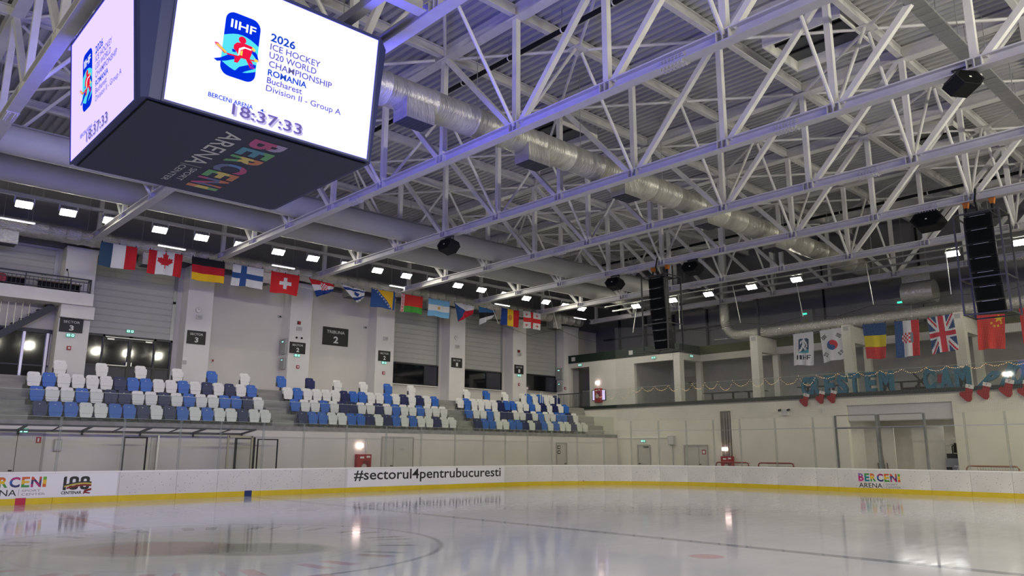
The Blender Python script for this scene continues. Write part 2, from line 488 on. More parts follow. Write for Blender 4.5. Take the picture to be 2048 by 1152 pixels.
# ---------------------------------------------------------------- roof trusses
NY = [3.4 * k for k in range(-6, 7)]
ZB0, ZB1, ZT = 10.65, 10.94, 14.2
def ibeam(mb, y0, y1, z0, z1, fw_, x=0.0, tf=0.035, tw=0.03):
    mb.box(x - fw_ / 2, x + fw_ / 2, y0, y1, z0, z0 + tf)
    mb.box(x - fw_ / 2, x + fw_ / 2, y0, y1, z1 - tf, z1)
    mb.box(x - tw / 2, x + tw / 2, y0, y1, z0 + tf, z1 - tf)
truss_names = ['white steel roof truss passing over the left part of the scoreboard', 'white steel roof truss passing over the right corner of the scoreboard', 'white steel roof truss, next one to the right of the scoreboard',
    'white steel roof truss carrying the upper right black loudspeaker', 'white steel roof truss, third to the right of the scoreboard', 'white steel roof truss from which both tall line array speakers hang',
    'white steel roof truss just behind the two line array speakers', 'white steel roof truss at the far end, closest to the dark end wall']
t0 = thing('roof_truss', truss_names[0], 'truss', (-2.7, 0, 0), 'roof trusses across the hall')
mb = MB(); ibeam(mb, -20.7, 20.95, ZB0, ZB1, 0.30, -2.7)
for y in NY:
    for dy in (-0.16, 0.0, 0.16):
        mb.box(-2.85, -2.55, y + dy - 0.01, y + dy + 0.01, ZB0 + 0.035, ZB1 - 0.035)
mb.build('bottom_chord', steel, t0)
for y in (-5.4, 8.6):                # bolted splice plates on the lower beam
    mb = MB()
    mb.box(-2.86, -2.54, y - 0.35, y + 0.35, ZB0 - 0.02, ZB0); mb.box(-2.735, -2.665, y - 0.35, y + 0.35, ZB0 + 0.06, ZB1 - 0.06)
    for k in range(7):
        for dx in (-0.11, -0.06, 0.06, 0.11):
            mb.tube((-2.7 + dx, y - 0.3 + 0.1 * k, ZB0 - 0.06), (-2.7 + dx, y - 0.3 + 0.1 * k, ZB0), 0.018, 6)
        for zz in (ZB0 + 0.09, ZB0 + 0.145, ZB0 + 0.20):
            mb.tube((-2.78, y - 0.3 + 0.1 * k, zz), (-2.62, y - 0.3 + 0.1 * k, zz), 0.018, 6)
    mb.build('splice_plate', steel, t0)
mb = MB(); ibeam(mb, -21.2, 22.0, ZT, ZT + 0.42, 0.34, -2.7); mb.build('top_chord', steel, t0)
for y in NY:
    MB().bar((-2.7, y, ZB1), (-2.7, y, ZT), 0.17).build('post', steel, t0)
for k in range(6):
    for s in (1, -1):
        a, b = 3.4 * k * s, 3.4 * (k + 1) * s
        MB().bar((-2.7, a + 0.22 * s, ZB1 - 0.02), (-2.7, b - 0.12 * s, ZT + 0.02), 0.16, upv=(1, 0, 0)).build('diagonal', steel, t0)
for i in range(1, 8):
    dup(t0, (-2.7 + 5.4 * i, 0, 0), truss_names[i])

# purlins under the deck, one over each line of truss posts
for k, y in enumerate(NY):
    if y < -14: continue
    mb = MB(); z0, z1 = 14.30, 14.63
    for i in range(9):
        xa, xb = -5.3 + 5.4 * (i - 1) + 2.6 + 0.05, -5.3 + 5.4 * i + 2.6 - 0.05
        mb.box(xa, xb, y - 0.09, y + 0.09, z0, z0 + 0.03); mb.box(xa, xb, y - 0.09, y + 0.09, z1 - 0.03, z1); mb.box(xa, xb, y - 0.012, y + 0.012, z0 + 0.03, z1 - 0.03)
    o = mb.build('roof_purlin', steel)
    tag(o, 'long grey purlin under the roof deck, %s from the seat wall' % ORD[12 - k], 'beam', 'roof purlins along the hall')
# tube bracing between neighbouring trusses
for j, y in enumerate((13.6, 6.8, 0.0, -6.8)):
    for i in range(7):
        xm = 5.4 * i
        t = thing('roof_bracing', 'star of roof tubes between %s and %s truss from left, %s from the seat wall' % (ORD[i], ORD[i + 1], ORD[j]), 'bracing', (xm, y, 14.2), 'tube bracing between the trusses')
        if i == 0 and j == 2:
            pass
        for sx in (-1, 1):
            MB().tube((xm + 0.15 * sx, y, 14.24), (xm + 2.62 * sx, y, ZB1 - 0.1), 0.055).build('knee_tube', steel, t)
            if j < 4:
                for sy in (-1, 1):
                    MB().tube((xm + 0.2 * sx, y + 0.25 * sy, 14.27), (xm + 2.5 * sx, y + 3.15 * sy, 14.27), 0.05).build('brace_tube', steel, t)
        MB().box(xm - 0.28, xm + 0.28, y - 0.28, y + 0.28, 14.26, 14.29).build('gusset_plate', steel, t)

# ---------------------------------------------------------------- ducts
def duct_run(name, label, x0, x1, y, z, r, m, step, flange=0.02, n=24, jitter=0.0, hang=True):
    t = thing(name, label, 'duct', (x0, y, z))
    mb = MB(); pts, rad = [], []
    x = x0
    while x < x1:
        L = step * (1 + random.uniform(-0.2, 0.2))
        for q, rr in ((0.0, r), (0.06, r + flange), (0.12, r), (0.5 * L, r + random.uniform(-jitter, jitter))):
            if x + q < x1: pts.append((x + q, y, z)); rad.append(rr)
        x += L
    pts.append((x1, y, z)); rad.append(r)
    mb.sweep(pts, r, n, radii=rad)
    mb.build('duct_body', m, t, smooth=True)
    return t
d1 = duct_run('ventilation_duct', 'upper of two smooth grey painted ducts, the one nearer the rink', -14, 38.4, 13.05, 11.53, 0.47, ductwhite, 9.0, 0.006)
d2 = duct_run('ventilation_duct', 'lower of two smooth grey painted ducts, the one nearer the seats', -14, 38.4, 16.25, 11.58, 0.47, ductwhite, 9.0, 0.006)
for t, y, ztop in ((d1, 13.05, 12.02), (d2, 16.25, 12.07)):
    MB().box(-14, 38.4, y - 0.05, y + 0.05, ztop, ztop + 0.06).build('mounting_rail', greymetal, t)
    for i in range(9):
        x = -0.5 + 5.4 * i - 2.0
        MB().tube((x, y, ztop + 0.06), (x, y, 14.64), 0.012, 6).build('hanger_rod', greymetal, t)
d3 = duct_run('foil_duct', 'large round foil-wrapped duct running through the middle of the trusses', 2.0, 38.3, 1.75, 11.52, 0.46, foil_smooth, 1.5, 0.03, jitter=0.012)
for i in range(8):
    x = 3.4 + 4.7 * i
    MB().tube((x, 1.75, 11.95), (x, 1.75, 14.64), 0.012, 6).build('hanger_rod', greymetal, d3)
for i, x in enumerate((5.7, 10.35, 15.1, 20.3, 25.7)):
    mb = MB(); mb.quadbox([(x - .48, 1.3, 10.72), (x + .48, 1.3, 10.72), (x + .48, 1.95, 10.72), (x - .48, 1.95, 10.72), (x - .48, 1.3, 11.3), (x + .48, 1.3, 11.3), (x + .48, 1.95, 11.3), (x - .48, 1.95, 11.3)])
    o = mb.build('outlet_box', foil_smooth, d3)
    mb = MB().box(x - .45, x + .45, 1.33, 1.92, 10.70, 10.72)
    for k in range(8): mb.box(x - .44 + .12 * k, x - .42 + .12 * k, 1.34, 1.91, 10.69, 10.70)
    mb.build('grille', dark_steel, o)
d4 = duct_run('foil_duct', 'crinkled foil duct along the top of the seat-side pillars', -14, 35.0, 21.85, 10.92, 0.36, foil, 0.7, 0.03, jitter=0.03)
for i in range(7):
    x = 0.55 + 5.4 * i + (-0.6 if i else -0.95)
    o = MB().box(x - .42, x + .42, 21.6, 22.25, 10.1, 10.65).build('outlet_box', foil, d4)
    MB().box(x - .38, x + .38, 21.64, 22.2, 10.08, 10.1).build('grille', dark_steel, o)
for i in range(16):
    x = -2 + 2.3 * i
    MB().tube((x, 21.85, 11.2), (x, 21.85, 14.64), 0.01, 6).build('hanger_rod', greymetal, d4)
# foil duct of the end gallery, with its elbow up to the roof
t = thing('foil_duct', 'crinkled foil duct above the gallery flags, bending upward at its left end', 'duct', (35.75, 0, 8.7))
pts, rad = [], []
y = -14.0
while y < 9.2:
    for q, rr in ((0, 0.30), (0.1, 0.33), (0.55, 0.31 + random.uniform(-.02, .02))):
        pts.append((35.75, y + q, 8.72)); rad.append(rr)
    y += 0.85
for i in range(9):
    a = radians(90 * i / 8); pts.append((35.75, 9.5 + 1.0 * sin(a), 9.72 - 1.0 * cos(a))); rad.append(0.31)
for z in (10.0, 10.3, 10.6, 10.9): pts.append((35.75, 10.5, z)); rad.append(0.32)
MB().sweep(pts, 0.3, 20, radii=rad).build('duct_body', foil, t, smooth=True)
MB().tube((35.75, 10.5, 10.9), (35.75, 10.5, 14.6), 0.28, 16).build('riser', ductwhite, t, smooth=True)
# short foil drum hanging near the end wall
t = thing('foil_duct', 'short fat foil duct stub hanging under the far truss near the line array', 'duct', (36.4, -0.6, 10.0))
MB().tube((36.5, 0.15, 9.95), (36.5, -1.4, 9.95), 0.6, 28).build('duct_body', foil_smooth, t, smooth=True)
MB().box(36.2, 36.7, -1.3, 0.1, 10.5, 11.3).build('plenum', foil, t)
for y in (-1.1, 0.0): MB().tube((36.5, y, 11.3), (36.5, y, 14.6), 0.015, 6).build('hanger_rod', greymetal, t)
# sprinkler pipes across the hall
for x, lab in ((9.1, 'black sprinkler pipe across the roof near the scoreboard, above the foil duct'), (32.4, 'black sprinkler pipe across the roof near the far end wall')):
    t = thing('sprinkler_pipe', lab, 'pipe', (x, 0, 13.9), 'black pipes under the roof')
    MB().tube((x, -18, 13.9), (x, 22.5, 13.9), 0.075, 12).build('pipe', black, t, smooth=True)
    for k in range(17):
        y = -17 + 2.3 * k
        if min(abs(y - q) for q in NY) < 0.2: y += 0.35
        o = MB().tube((x, y - 0.02, 13.9), (x, y + 0.02, 13.9), 0.085, 12).build('pipe_clamp', white, t)
        MB().tube((x, y, 13.98), (x, y, 14.64), 0.012, 6).build('hanger_rod', greymetal, o)
# cable tray
t = thing('cable_tray', 'perforated steel cable tray running along under the roof at upper right', 'cable tray', (20, -9.05, 13))
mb = MB(); mb.box(2, 38, -9.25, -8.85, 12.93, 12.94).box(2, 38, -9.26, -9.25, 12.93, 13.0).box(2, 38, -8.85, -8.84, 12.93, 13.0)
for k in range(90): mb.box(2.2 + .4 * k, 2.3 + .4 * k, -9.25, -8.85, 12.92, 12.93)
mb.build('tray', greymetal, t)
mb = MB()
for k in range(6): mb.tube((2, -9.2 + 0.06 * k, 12.965), (38, -9.2 + 0.06 * k, 12.965), 0.022, 6)
mb.build('cables', mat('cable_grey', (0.16, 0.17, 0.15), 0.6), t)
for k in range(15):
    for dy in (-0.24, 0.24):
        MB().tube((3.4 + 2.5 * k, -9.05 + dy, 12.93), (3.4 + 2.5 * k, -9.05 + dy, 14.64), 0.012, 6).build('hanger_rod', greymetal, t)
# smoke hatches in the roof
for x0, x1, y0, y1, lab in ((14.9, 17.2, -6.6, -4.1, 'open smoke hatch with white frame in the roof at upper right'), (13.9, 16.6, 4.2, 6.0, 'smoke hatch with white frame in the roof above the foil duct'), (25.6, 27.9, -6.2, -4.2, 'smoke hatch with white frame in the roof, closest to the end gallery')):
    t = thing('smoke_hatch', lab, 'roof hatch', (x0, y0, 14.3), 'smoke hatches in the roof')
    mb = MB()
    mb.box(x0, x1, y0, y0 + .06, 14.25, 14.70).box(x0, x1, y1 - .06, y1, 14.25, 14.70).box(x0, x0 + .06, y0 + .06, y1 - .06, 14.25, 14.70).box(x1 - .06, x1, y0 + .06, y1 - .06, 14.25, 14.70)
    mb.build('hatch_frame', white, t)
    MB().box(x0 + .06, x1 - .06, y0 + .06, y1 - .06, 14.6, 14.63).build('hatch_lid', mat('hatch_dark', (0.07, 0.075, 0.08), 0.5), t)
    mb = MB()
    for q in (0.33, 0.66): mb.bar((x0 + (x1 - x0) * q, y0 + .06, 14.56), (x0 + (x1 - x0) * q, y1 - .06, 14.56), 0.06)
    mb.build('hatch_motor_bar', black, t)
# ---------------------------------------------------------------- rink boards
def board_material():
    m = mat('board_plastic', (0.74, 0.72, 0.68), 0.4)
    nt = m.node_tree; b = nt.nodes['Principled BSDF']; N = nt.nodes.new; L = nt.links.new
    tc = N('ShaderNodeTexCoord')
    v = N('ShaderNodeTexNoise'); v.inputs['Scale'].default_value = 14.0; v.inputs['Detail'].default_value = 2; L(tc.outputs['Object'], v.inputs['Vector'])
    mr = N('ShaderNodeMapRange'); mr.inputs[1].default_value = 0.26; mr.inputs[2].default_value = 0.30; L(v.outputs['Fac'], mr.inputs[0])
    sp = N('ShaderNodeTexVoronoi'); sp.inputs['Scale'].default_value = 9.0; L(tc.outputs['Object'], sp.inputs['Vector'])
    mr2 = N('ShaderNodeMapRange'); mr2.inputs[1].default_value = 0.10; mr2.inputs[2].default_value = 0.16; L(sp.outputs['Distance'], mr2.inputs[0])
    big = N('ShaderNodeTexNoise'); big.inputs['Scale'].default_value = 0.35; L(tc.outputs['Object'], big.inputs['Vector'])
    rp = N('ShaderNodeValToRGB'); rp.color_ramp.elements[0].color = (0.62, 0.60, 0.57, 1); rp.color_ramp.elements[1].color = (0.76, 0.74, 0.70, 1)
    rp.color_ramp.elements[0].position = 0.35; rp.color_ramp.elements[1].position = 0.6
    L(big.outputs['Fac'], rp.inputs['Fac'])
    mx = N('ShaderNodeMix'); mx.data_type = 'RGBA'
    mxf = N('ShaderNodeMath'); mxf.operation = 'MULTIPLY'; L(mr.outputs[0], mxf.inputs[0]); L(mr2.outputs[0], mxf.inputs[1])
    L(mxf.outputs[0], mx.inputs['Factor']); mx.inputs['A'].default_value = (0.22, 0.21, 0.20, 1); L(rp.outputs['Color'], mx.inputs['B'])
    L(mx.outputs['Result'], b.inputs['Base Color'])
    return m
board_m = board_material()
yellow = mat('kick_plate_yellow', (0.68, 0.50, 0.015), 0.4, var=0.06)
capm = mat('board_cap', (0.86, 0.85, 0.80), 0.4)
def path_pt(s, d=0.0):
    """point on the far side boards, s metres from the centre line along the inside face; d outwards"""
    L1 = HL - RC; A = RC * pi / 2
    if s <= L1: return Vector((s, HW + d, 0)), Vector((1, 0, 0)), Vector((0, 1, 0))
    if s <= L1 + A:
        a = pi / 2 - (s - L1) / RC
        return Vector((HL - RC + (RC + d) * cos(a), HW - RC + (RC + d) * sin(a), 0)), Vector((sin(a), -cos(a), 0)), Vector((cos(a), sin(a), 0))
    y = HW - RC - (s - L1 - A)
    return Vector((HL + d, y, 0)), Vector((0, -1, 0)), Vector((1, 0, 0))
L1, ARC = HL - RC, RC * pi / 2
SEND = lambda y: L1 + ARC + (HW - RC - y)
def strip(mb, s0, s1, d0, d1, z0, z1, m=0, gap=0.0):
    n = max(1, int((s1 - s0) / 0.5)) if s1 > L1 and s0 < L1 + ARC else 1
    for i in range(n):
        a, b = s0 + (s1 - s0) * i / n, s0 + (s1 - s0) * (i + 1) / n
        if i == 0: a += gap
        if i == n - 1: b -= gap
        p0, p1, q0, q1 = path_pt(a, d0)[0], path_pt(b, d0)[0], path_pt(a, d1)[0], path_pt(b, d1)[0]
        Z = lambda p, z: (p.x, p.y, z)
        mb.quadbox([Z(p0, z0), Z(p1, z0), Z(q1, z0), Z(q0, z0), Z(p0, z1), Z(p1, z1), Z(q1, z1), Z(q0, z1)], m)
    return mb
cuts = [-3.2, -1.12, 0.92, 2.96, 4.95, 6.49, 8.25, 10.04, 12.09, 14.16, 16.12, 18.17, 20.01]
cuts += [L1 + ARC * k / 9 for k in range(0, 10)]
cuts += [SEND(y) for y in (4.54, 2.57, 1.55, -0.43, -2.45, -4.0, -5.5, -7.4, -9.4)]
note = {1: 'by the red mark', 2: 'black centenary emblem', 5: 'by the blue mark'}
for i in range(len(cuts) - 1):
    a, b = cuts[i], cuts[i + 1]
    side = 'along the stand side' if b <= L1 + .1 else ('in the rounded corner' if b <= L1 + ARC + .1 else 'along the far end')
    t = thing('rink_board', 'white rink board %s, %s from the left%s' % (side, ORD[i], ', ' + note[i] if i in note else ''), 'rink board', tuple(path_pt((a + b) / 2)[0]), 'rink board panels')
    strip(MB(), a, b, 0.0, 0.06, HY, HB - 0.05, gap=0.004).build('board_face', board_m, t)
    strip(MB(), a, b, -0.012, 0.06, 0.0, HY, gap=0.004).build('kick_plate', yellow, t)
    strip(MB(), a, b, -0.01, 0.09, HB - 0.05, HB, gap=0.002).build('board_cap', capm, t)
    # ---- shielding glass standing on this panel
    top = 2.87
    gname = 'rink_glass'
    g = thing(gname, 'clear rink glass %s, pane %s from the left' % (side, ORD[i]), 'rink glass', tuple(path_pt((a + b) / 2, 0.03)[0] + Vector((0, 0, HB))), 'rink glass panes')
    strip(MB(), a, b, 0.028, 0.04, HB + 0.0, top, gap=0.03).build('glass_pane', rink_glass, g)
    if a > L1 + ARC * 0.45:
        strip(MB(), a, b, 0.028, 0.04, top + 0.03, 3.42, gap=0.03).build('upper_glass', rink_glass, g)
        strip(MB(), a, b, 0.022, 0.046, top, top + 0.025, gap=0.03).build('joint_strip', greymetal, g)
    else:
        strip(MB(), a, b, 0.024, 0.044, top, top + 0.008, gap=0.03).build('glass_edge', mat('glass_edge', (0.55, 0.62, 0.52), 0.2), g)
    p, tg, nr = path_pt(a, 0.045)
    MB().bar(p + Vector((0, 0, HB)), p + Vector((0, 0, 3.42 if a > L1 + ARC * 0.45 else top)), 0.085, 0.03, upv=tuple(nr)).build('glass_post', post_glass, g)
# marks painted on the yellow base and lettering on the boards (parts of the panel they sit on)
boards = [o for o in bpy.data.objects if o.name.startswith('rink_board')]
def board_at(s):
    for i in range(len(cuts) - 1):
        if cuts[i] <= s < cuts[i + 1]: return boards[i]
boards.sort(key=lambda o: o.name if '.' in o.name else o.name + '.000')
MB().box(-0.15, 0.15, 14.985, 14.9875, 0.002, HY + 0.02).build('centre_line_mark', mat('mark_red', (0.50, 0.015, 0.06), 0.4), board_at(0))
MB().box(7.596, 7.896, 14.985, 14.9875, 0.002, HY + 0.02).build('blue_line_mark', mat('mark_blue', (0.004, 0.022, 0.14), 0.4), board_at(7.746))
sg = L1 + RC * (pi / 2 - math.acos(4.5 / 8.5))
strip(MB(), sg - 0.04, sg + 0.04, -0.016, -0.0125, 0.002, HY + 0.03).build('goal_line_mark', mat('mark_dark_red', (0.20, 0.02, 0.015), 0.4), board_at(sg))
ink = mat('ink_black', (0.012, 0.012, 0.014), 0.5)
inkred = mat('ink_dark_red', (0.20, 0.01, 0.012), 0.5)
YF = 14.996
sheet = mat('print_sheet', (0.80, 0.79, 0.80), 0.4)
MB().box(12.2, 21.4, 14.997, 14.9995, 0.22, 0.98).build('print_sheet', sheet, board_at(16.5))
MB().text('#sectorul4pentrubucuresti', (12.52, YF, 0.37), (8.63, 0, 0), (0, 0, 0.59), bold=0.012).build('slogan_lettering', ink, board_at(16.5))
LOGO = [('B', 'pink'), ('E', 'green'), ('R', 'orange'), ('C', 'blue'), ('E', 'red'), ('N', 'magenta'), ('I', 'lime')]
def cm(n, c): return mat('logo_' + n, c, 0.5)
PAL = dict(pink=cm('pink', (0.55, 0.03, 0.22)), green=cm('green', (0.05, 0.28, 0.05)), orange=cm('orange', (0.62, 0.12, 0.02)), blue=cm('blue', (0.02, 0.10, 0.35)), red=cm('red', (0.60, 0.07, 0.02)),
    magenta=cm('magenta', (0.42, 0.01, 0.16)), lime=cm('lime', (0.16, 0.42, 0.03)), yellow=cm('yellow', (0.75, 0.48, 0.02)), teal=cm('teal', (0.0, 0.22, 0.26)), violet=cm('violet', (0.22, 0.14, 0.40)), navy=cm('navy', (0.03, 0.03, 0.14)))
TRI = {0: ('pink', 'magenta', 'violet'), 1: ('teal', 'teal', 'green'), 2: ('green', 'yellow', 'orange'), 3: ('navy', 'blue', 'magenta'), 4: ('green', 'yellow', 'orange'), 5: ('magenta', 'navy', 'red'), 6: ('orange', 'yellow', 'lime')}
def arena_logo(o, u, v, parent, wordcol, up_n=None, smallcol=None):
    """the sport centre's logo in a 1 x 1 box: o lower left, u whole width, v whole height"""
    o, u, v = Vector(o), Vector(u), Vector(v)
    W_ = (0.13, 0.12, 0.135, 0.155, 0.12, 0.155, 0.055)
    mb = MB(); x = 0.0; names = []
    for i, (ch, _) in enumerate(LOGO):
        mb.text(ch, o + u * x + v * 0.44, u * W_[i], v * 0.56, m=3 * i, bold=0.035, split=3); x += W_[i] + 0.0215
        names += [PAL[q] for q in TRI[i]]
    mb.build('colour_lettering', names, parent)
    MB().text('ARENA', o + v * 0.0, u * 0.57, v * 0.33, bold=0.004).build('word_lettering', wordcol, parent)
    mb = MB(); mb.poly([(0.60, -0.02), (0.606, -0.02), (0.606, 0.35), (0.60, 0.35)], o, u, v)
    mb.text('SPORT', o + u * 0.645 + v * 0.20, u * 0.28, v * 0.12); mb.text('CENTER', o + u * 0.645 + v * 0.01, u * 0.355, v * 0.12)
    mb.build('small_lettering', smallcol or wordcol, parent)
bl = [b for b in boards]
MB().box(-3.1, 2.9, 14.997, 14.9995, 0.22, 0.985).build('print_sheet', sheet, board_at(0.0))
arena_logo((-1.24, YF, 0.29), (1.93, 0, 0), (0, 0, 0.60), board_at(0.0), ink, smallcol=mat('ink_grey', (0.22, 0.2, 0.24), 0.5))
MB().box(30.0005, 30.003, -1.45, 0.75, 0.16, 0.93).build('print_sheet', sheet, board_at(SEND(-0.2)))
arena_logo((29.996, 0.60, 0.22), (0, -1.82, 0), (0, 0, 0.62), board_at(SEND(0.3)), ink, smallcol=mat('ink_grey', (0.22, 0.2, 0.24), 0.5))
# hundred-year emblem
hb = board_at(1.5); O = (1.16, YF, 0.28); U, V = (0.95, 0, 0), (0, 0, 0.60)
O_ = Vector(O); Uv, Vv = Vector(U), Vector(V)
mb = MB()
mb.poly([(0.04, 0.25), (0.14, 0.25), (0.14, 1.0), (0.08, 1.0), (0.04, 0.93)], O, U, V)
for cx in (0.38, 0.74):
    outer, inner = rrect(0.30, 0.74, 0.13, 4, cx, 0.63), rrect(0.10, 0.46, 0.05, 4, cx, 0.63)
    n = len(outer)
    for i in range(n):
        j = (i + 1) % n
        mb.poly([outer[i], outer[j], inner[j], inner[i]], O, U, V)
mb.text('CENTENAR', O_ + Vv * 0.02, Uv * 0.66, Vv * 0.17, bold=0.03)
mb.build('emblem_figures', ink, hb)
wave = lambda v0, h, a: [(a + (0.96 - a) * k / 10, v0 + 0.16 * sin(k / 10 * 2.2)) for k in range(11)] + [(a + (0.96 - a) * k / 10, v0 + h + 0.16 * sin(k / 10 * 2.2)) for k in range(10, -1, -1)]
o2 = Vector((0, -0.0015, 0))
MB().poly(wave(0.30, 0.10, 0.16), O_ + o2, U, V).build('emblem_band_red', inkred, hb)
MB().poly(wave(0.40, 0.09, 0.08), O_ + o2, U, V).build('emblem_band_gold', mat('ink_gold', (0.55, 0.42, 0.08), 0.5), hb)
MB().poly(wave(0.49, 0.07, 0.10), O_ + o2, U, V).build('emblem_band_dark', ink, hb)
MB().poly([(0.70, 0.0), (0.74, 0.24), (0.97, 0.34), (0.98, 0.22), (0.80, 0.14), (0.96, 0.08), (0.92, 0.02), (0.78, 0.06)], O_ + o2, U, V).build('emblem_ribbon', inkred, hb)

# thick grey door frames in the end glass
for i, (ya, yb) in enumerate(((1.55, -0.43), (-0.43, -2.45))):
    t = thing('gate_frame', 'grey metal gate frame in the far end glass, %s half' % ('left' if i == 0 else 'right'), 'gate frame', (30.07, (ya + yb) / 2, HB), 'ice machine gate frames')
    fm = mat('gate_steel', (0.20, 0.20, 0.19), 0.4, 0.3)
    for y in (ya - .05, yb + .05): MB().box(30.085, 30.14, y - .045, y + .045, HB, 3.45).build('upright', fm, t)
    MB().box(30.085, 30.14, yb + .1, ya - .1, 2.83, 2.91).build('crossbar', fm, t)
    MB().box(30.085, 30.14, yb + .1, ya - .1, 3.42, 3.46).build('top_bar', fm, t)
# safety net above the end glass
def net_material():
    m = bpy.data.materials.new('safety_net'); m.use_nodes = True
    nt = m.node_tree; nt.nodes.remove(nt.nodes['Principled BSDF']); N = nt.nodes.new; L = nt.links.new
    geo = N('ShaderNodeNewGeometry'); sep = N('ShaderNodeSeparateXYZ'); L(geo.outputs['Position'], sep.inputs[0])
    def line(out):
        a = N('ShaderNodeMath'); a.operation = 'PINGPONG'; a.inputs[1].default_value = 0.03; L(out, a.inputs[0])
        c = N('ShaderNodeMath'); c.operation = 'LESS_THAN'; c.inputs[1].default_value = 0.0024; L(a.outputs[0], c.inputs[0]); return c.outputs[0]
    s = N('ShaderNodeMath'); s.operation = 'MAXIMUM'
    ad = N('ShaderNodeMath'); ad.operation = 'SUBTRACT'; L(sep.outputs[1], ad.inputs[0]); L(sep.outputs[0], ad.inputs[1])
    L(line(ad.outputs[0]), s.inputs[0]); L(line(sep.outputs[2]), s.inputs[1])
    t = N('ShaderNodeBsdfTransparent'); d = N('ShaderNodeBsdfDiffuse'); d.inputs[0].default_value = (0.30, 0.30, 0.27, 1)
    mx = N('ShaderNodeMixShader'); L(s.outputs[0], mx.inputs[0]); L(t.outputs[0], mx.inputs[1]); L(d.outputs[0], mx.inputs[2])
    L(mx.outputs[0], nt.nodes['Material Output'].inputs['Surface'])
    return m
mb = MB(); sA, sB, nn = L1 + ARC * 0.5, SEND(-14), 40
for i in range(nn):
    p, q = path_pt(sA + (sB - sA) * i / nn, 0.06)[0], path_pt(sA + (sB - sA) * (i + 1) / nn, 0.06)[0]
    mb.face([(p.x, p.y, 3.42), (q.x, q.y, 3.42), (q.x, q.y, 8.6), (p.x, p.y, 8.6)])
o = mb.build('safety_net', net_material()); tag(o, 'fine protective netting hung above the glass at the far end of the rink', 'net', kind='stuff')

# ---------------------------------------------------------------- tip-up seats
seat_cols = {'W': mat('seat_white', (0.86, 0.85, 0.81), 0.4), 'B': mat('seat_blue', (0.025, 0.14, 0.55), 0.4), 'N': mat('seat_navy', (0.004, 0.012, 0.10), 0.4)}
CN = {'W': 'white', 'B': 'bright blue', 'N': 'dark navy blue'}
seat_grey = mat('seat_bracket', (0.05, 0.05, 0.055), 0.5)
def seat_proto(c, pole):
    t = thing('stadium_seat', 'seat', 'seat', (0, -60, 0))
    O = Vector((0, -60, 0)); m = seat_cols[c]
    def P(x, y, z): return (x, -60 + y, z)
    mb = MB()                       # backrest: gently bowed panel with round top corners
    pr = rrect(0.44, 0.50, 0.09, 4, 0, 0.50)
    mb.prism(pr, P(0, 0.05, 0), (1, 0, 0), (0, 0.10, 1), (0, 0.035, 0)); mb.build('backrest', m, t)
    mb = MB()                       # tipped-up seat pan in front of the backrest, with its fold lines
    mb.prism(rrect(0.47, 0.28, 0.05, 4, 0, 0.475), P(0, -0.075, 0), (1, 0, 0), (0, 0.06, 1), (0, 0.07, 0))
    mb.prism([(-0.225, 0.33), (0.225, 0.33), (0.20, 0.21), (0.16, 0.175), (-0.16, 0.175), (-0.20, 0.21)], P(0, -0.09, 0), (1, 0, 0), (0, 0.10, 1), (0, 0.08, 0))
    mb.build('seat_pan', m, t)
    mb = MB()
    mb.box(-0.25, -0.225, -60.03, -59.92, 0.22, 0.42).box(0.225, 0.25, -60.03, -59.92, 0.22, 0.42)
    if pole: mb.box(-0.04, 0.04, -59.97, -59.90, 0.0, 0.35).box(-0.12, 0.12, -60.0, -59.85, 0.0, 0.02)
    else: mb.box(-0.12, 0.12, -59.93, -59.86, 0.0, 0.42)
    mb.build('bracket', seat_grey, t)
    MB().prism(rrect(0.05, 0.03, 0.01, 2, 0, 0.635), P(0, 0.05, 0), (1, 0, 0), (0, 0.10, 1), (0, -0.006, 0)).build('number_plate', mat('plate', (0.6, 0.6, 0.58), 0.3), t)
    return t
ROWS = ['NBBWWBBNWNBWBWWNWW', 'BWWBWNNWWNWBWWBBNW', 'WBWWWWNBBWWBWNWNWB']
ROWY, ROWZ = (18.0, 18.8, 19.6), (2.80, 3.40, 4.0)
RN = ['front row', 'second row', 'third row']
BLK = [('left', 0.84), ('middle', 11.5), ('right', 22.16)]
protos, usedp = {}, set()
def put_seat(c, x, y, z, label, grp, pole=False):
    k = c + str(int(pole))
    if k not in protos:
        protos[k] = seat_proto(c, pole)
    if k not in usedp:
        usedp.add(k); o = protos[k]; kids_ = kids(o); TREE[o.name] = [(q, []) for q in kids_]
        o.location = (x, y, z); o['label'] = label; o['group'] = grp; return o
    return dup(protos[k], (x, y, z), label, grp)
for bi, (bn, x0) in enumerate(BLK):
    for r in range(3):
        row = ROWS[r]
        if bi == 1 and r == 1: row = 'BWWBWNNWWNWBWWBWWW'
        for k, c in enumerate(row):
            put_seat(c, x0 + 0.52 * k, ROWY[r], ROWZ[r], '%s tip-up seat, %s from left in the %s of the %s block' % (CN[c], ORD[k], RN[r], bn), 'seats in the %s of the %s block' % (RN[r], bn))
    back = [[(1.88 + 1.56 * k, c) for k, c in enumerate('WWWWBW')], [(11.55 + 1.56 * k, c) for k, c in enumerate('BNWWBW')],
            [(23.34, 'W'), (24.9, 'B'), (26.42, 'W'), (27.96, 'W'), (28.47, 'B'), (29.0, 'W'), (29.52, 'B'), (30.02, 'W'), (30.53, 'W'), (31.04, 'N')]][bi]
    for k, (x, c) in enumerate(back):
        put_seat(c, x, 20.45, 4.6, '%s tip-up seat, %s from left in the top row of the %s block' % (CN[c], ORD[k], bn), 'seats in the top row of the %s block' % bn, True)
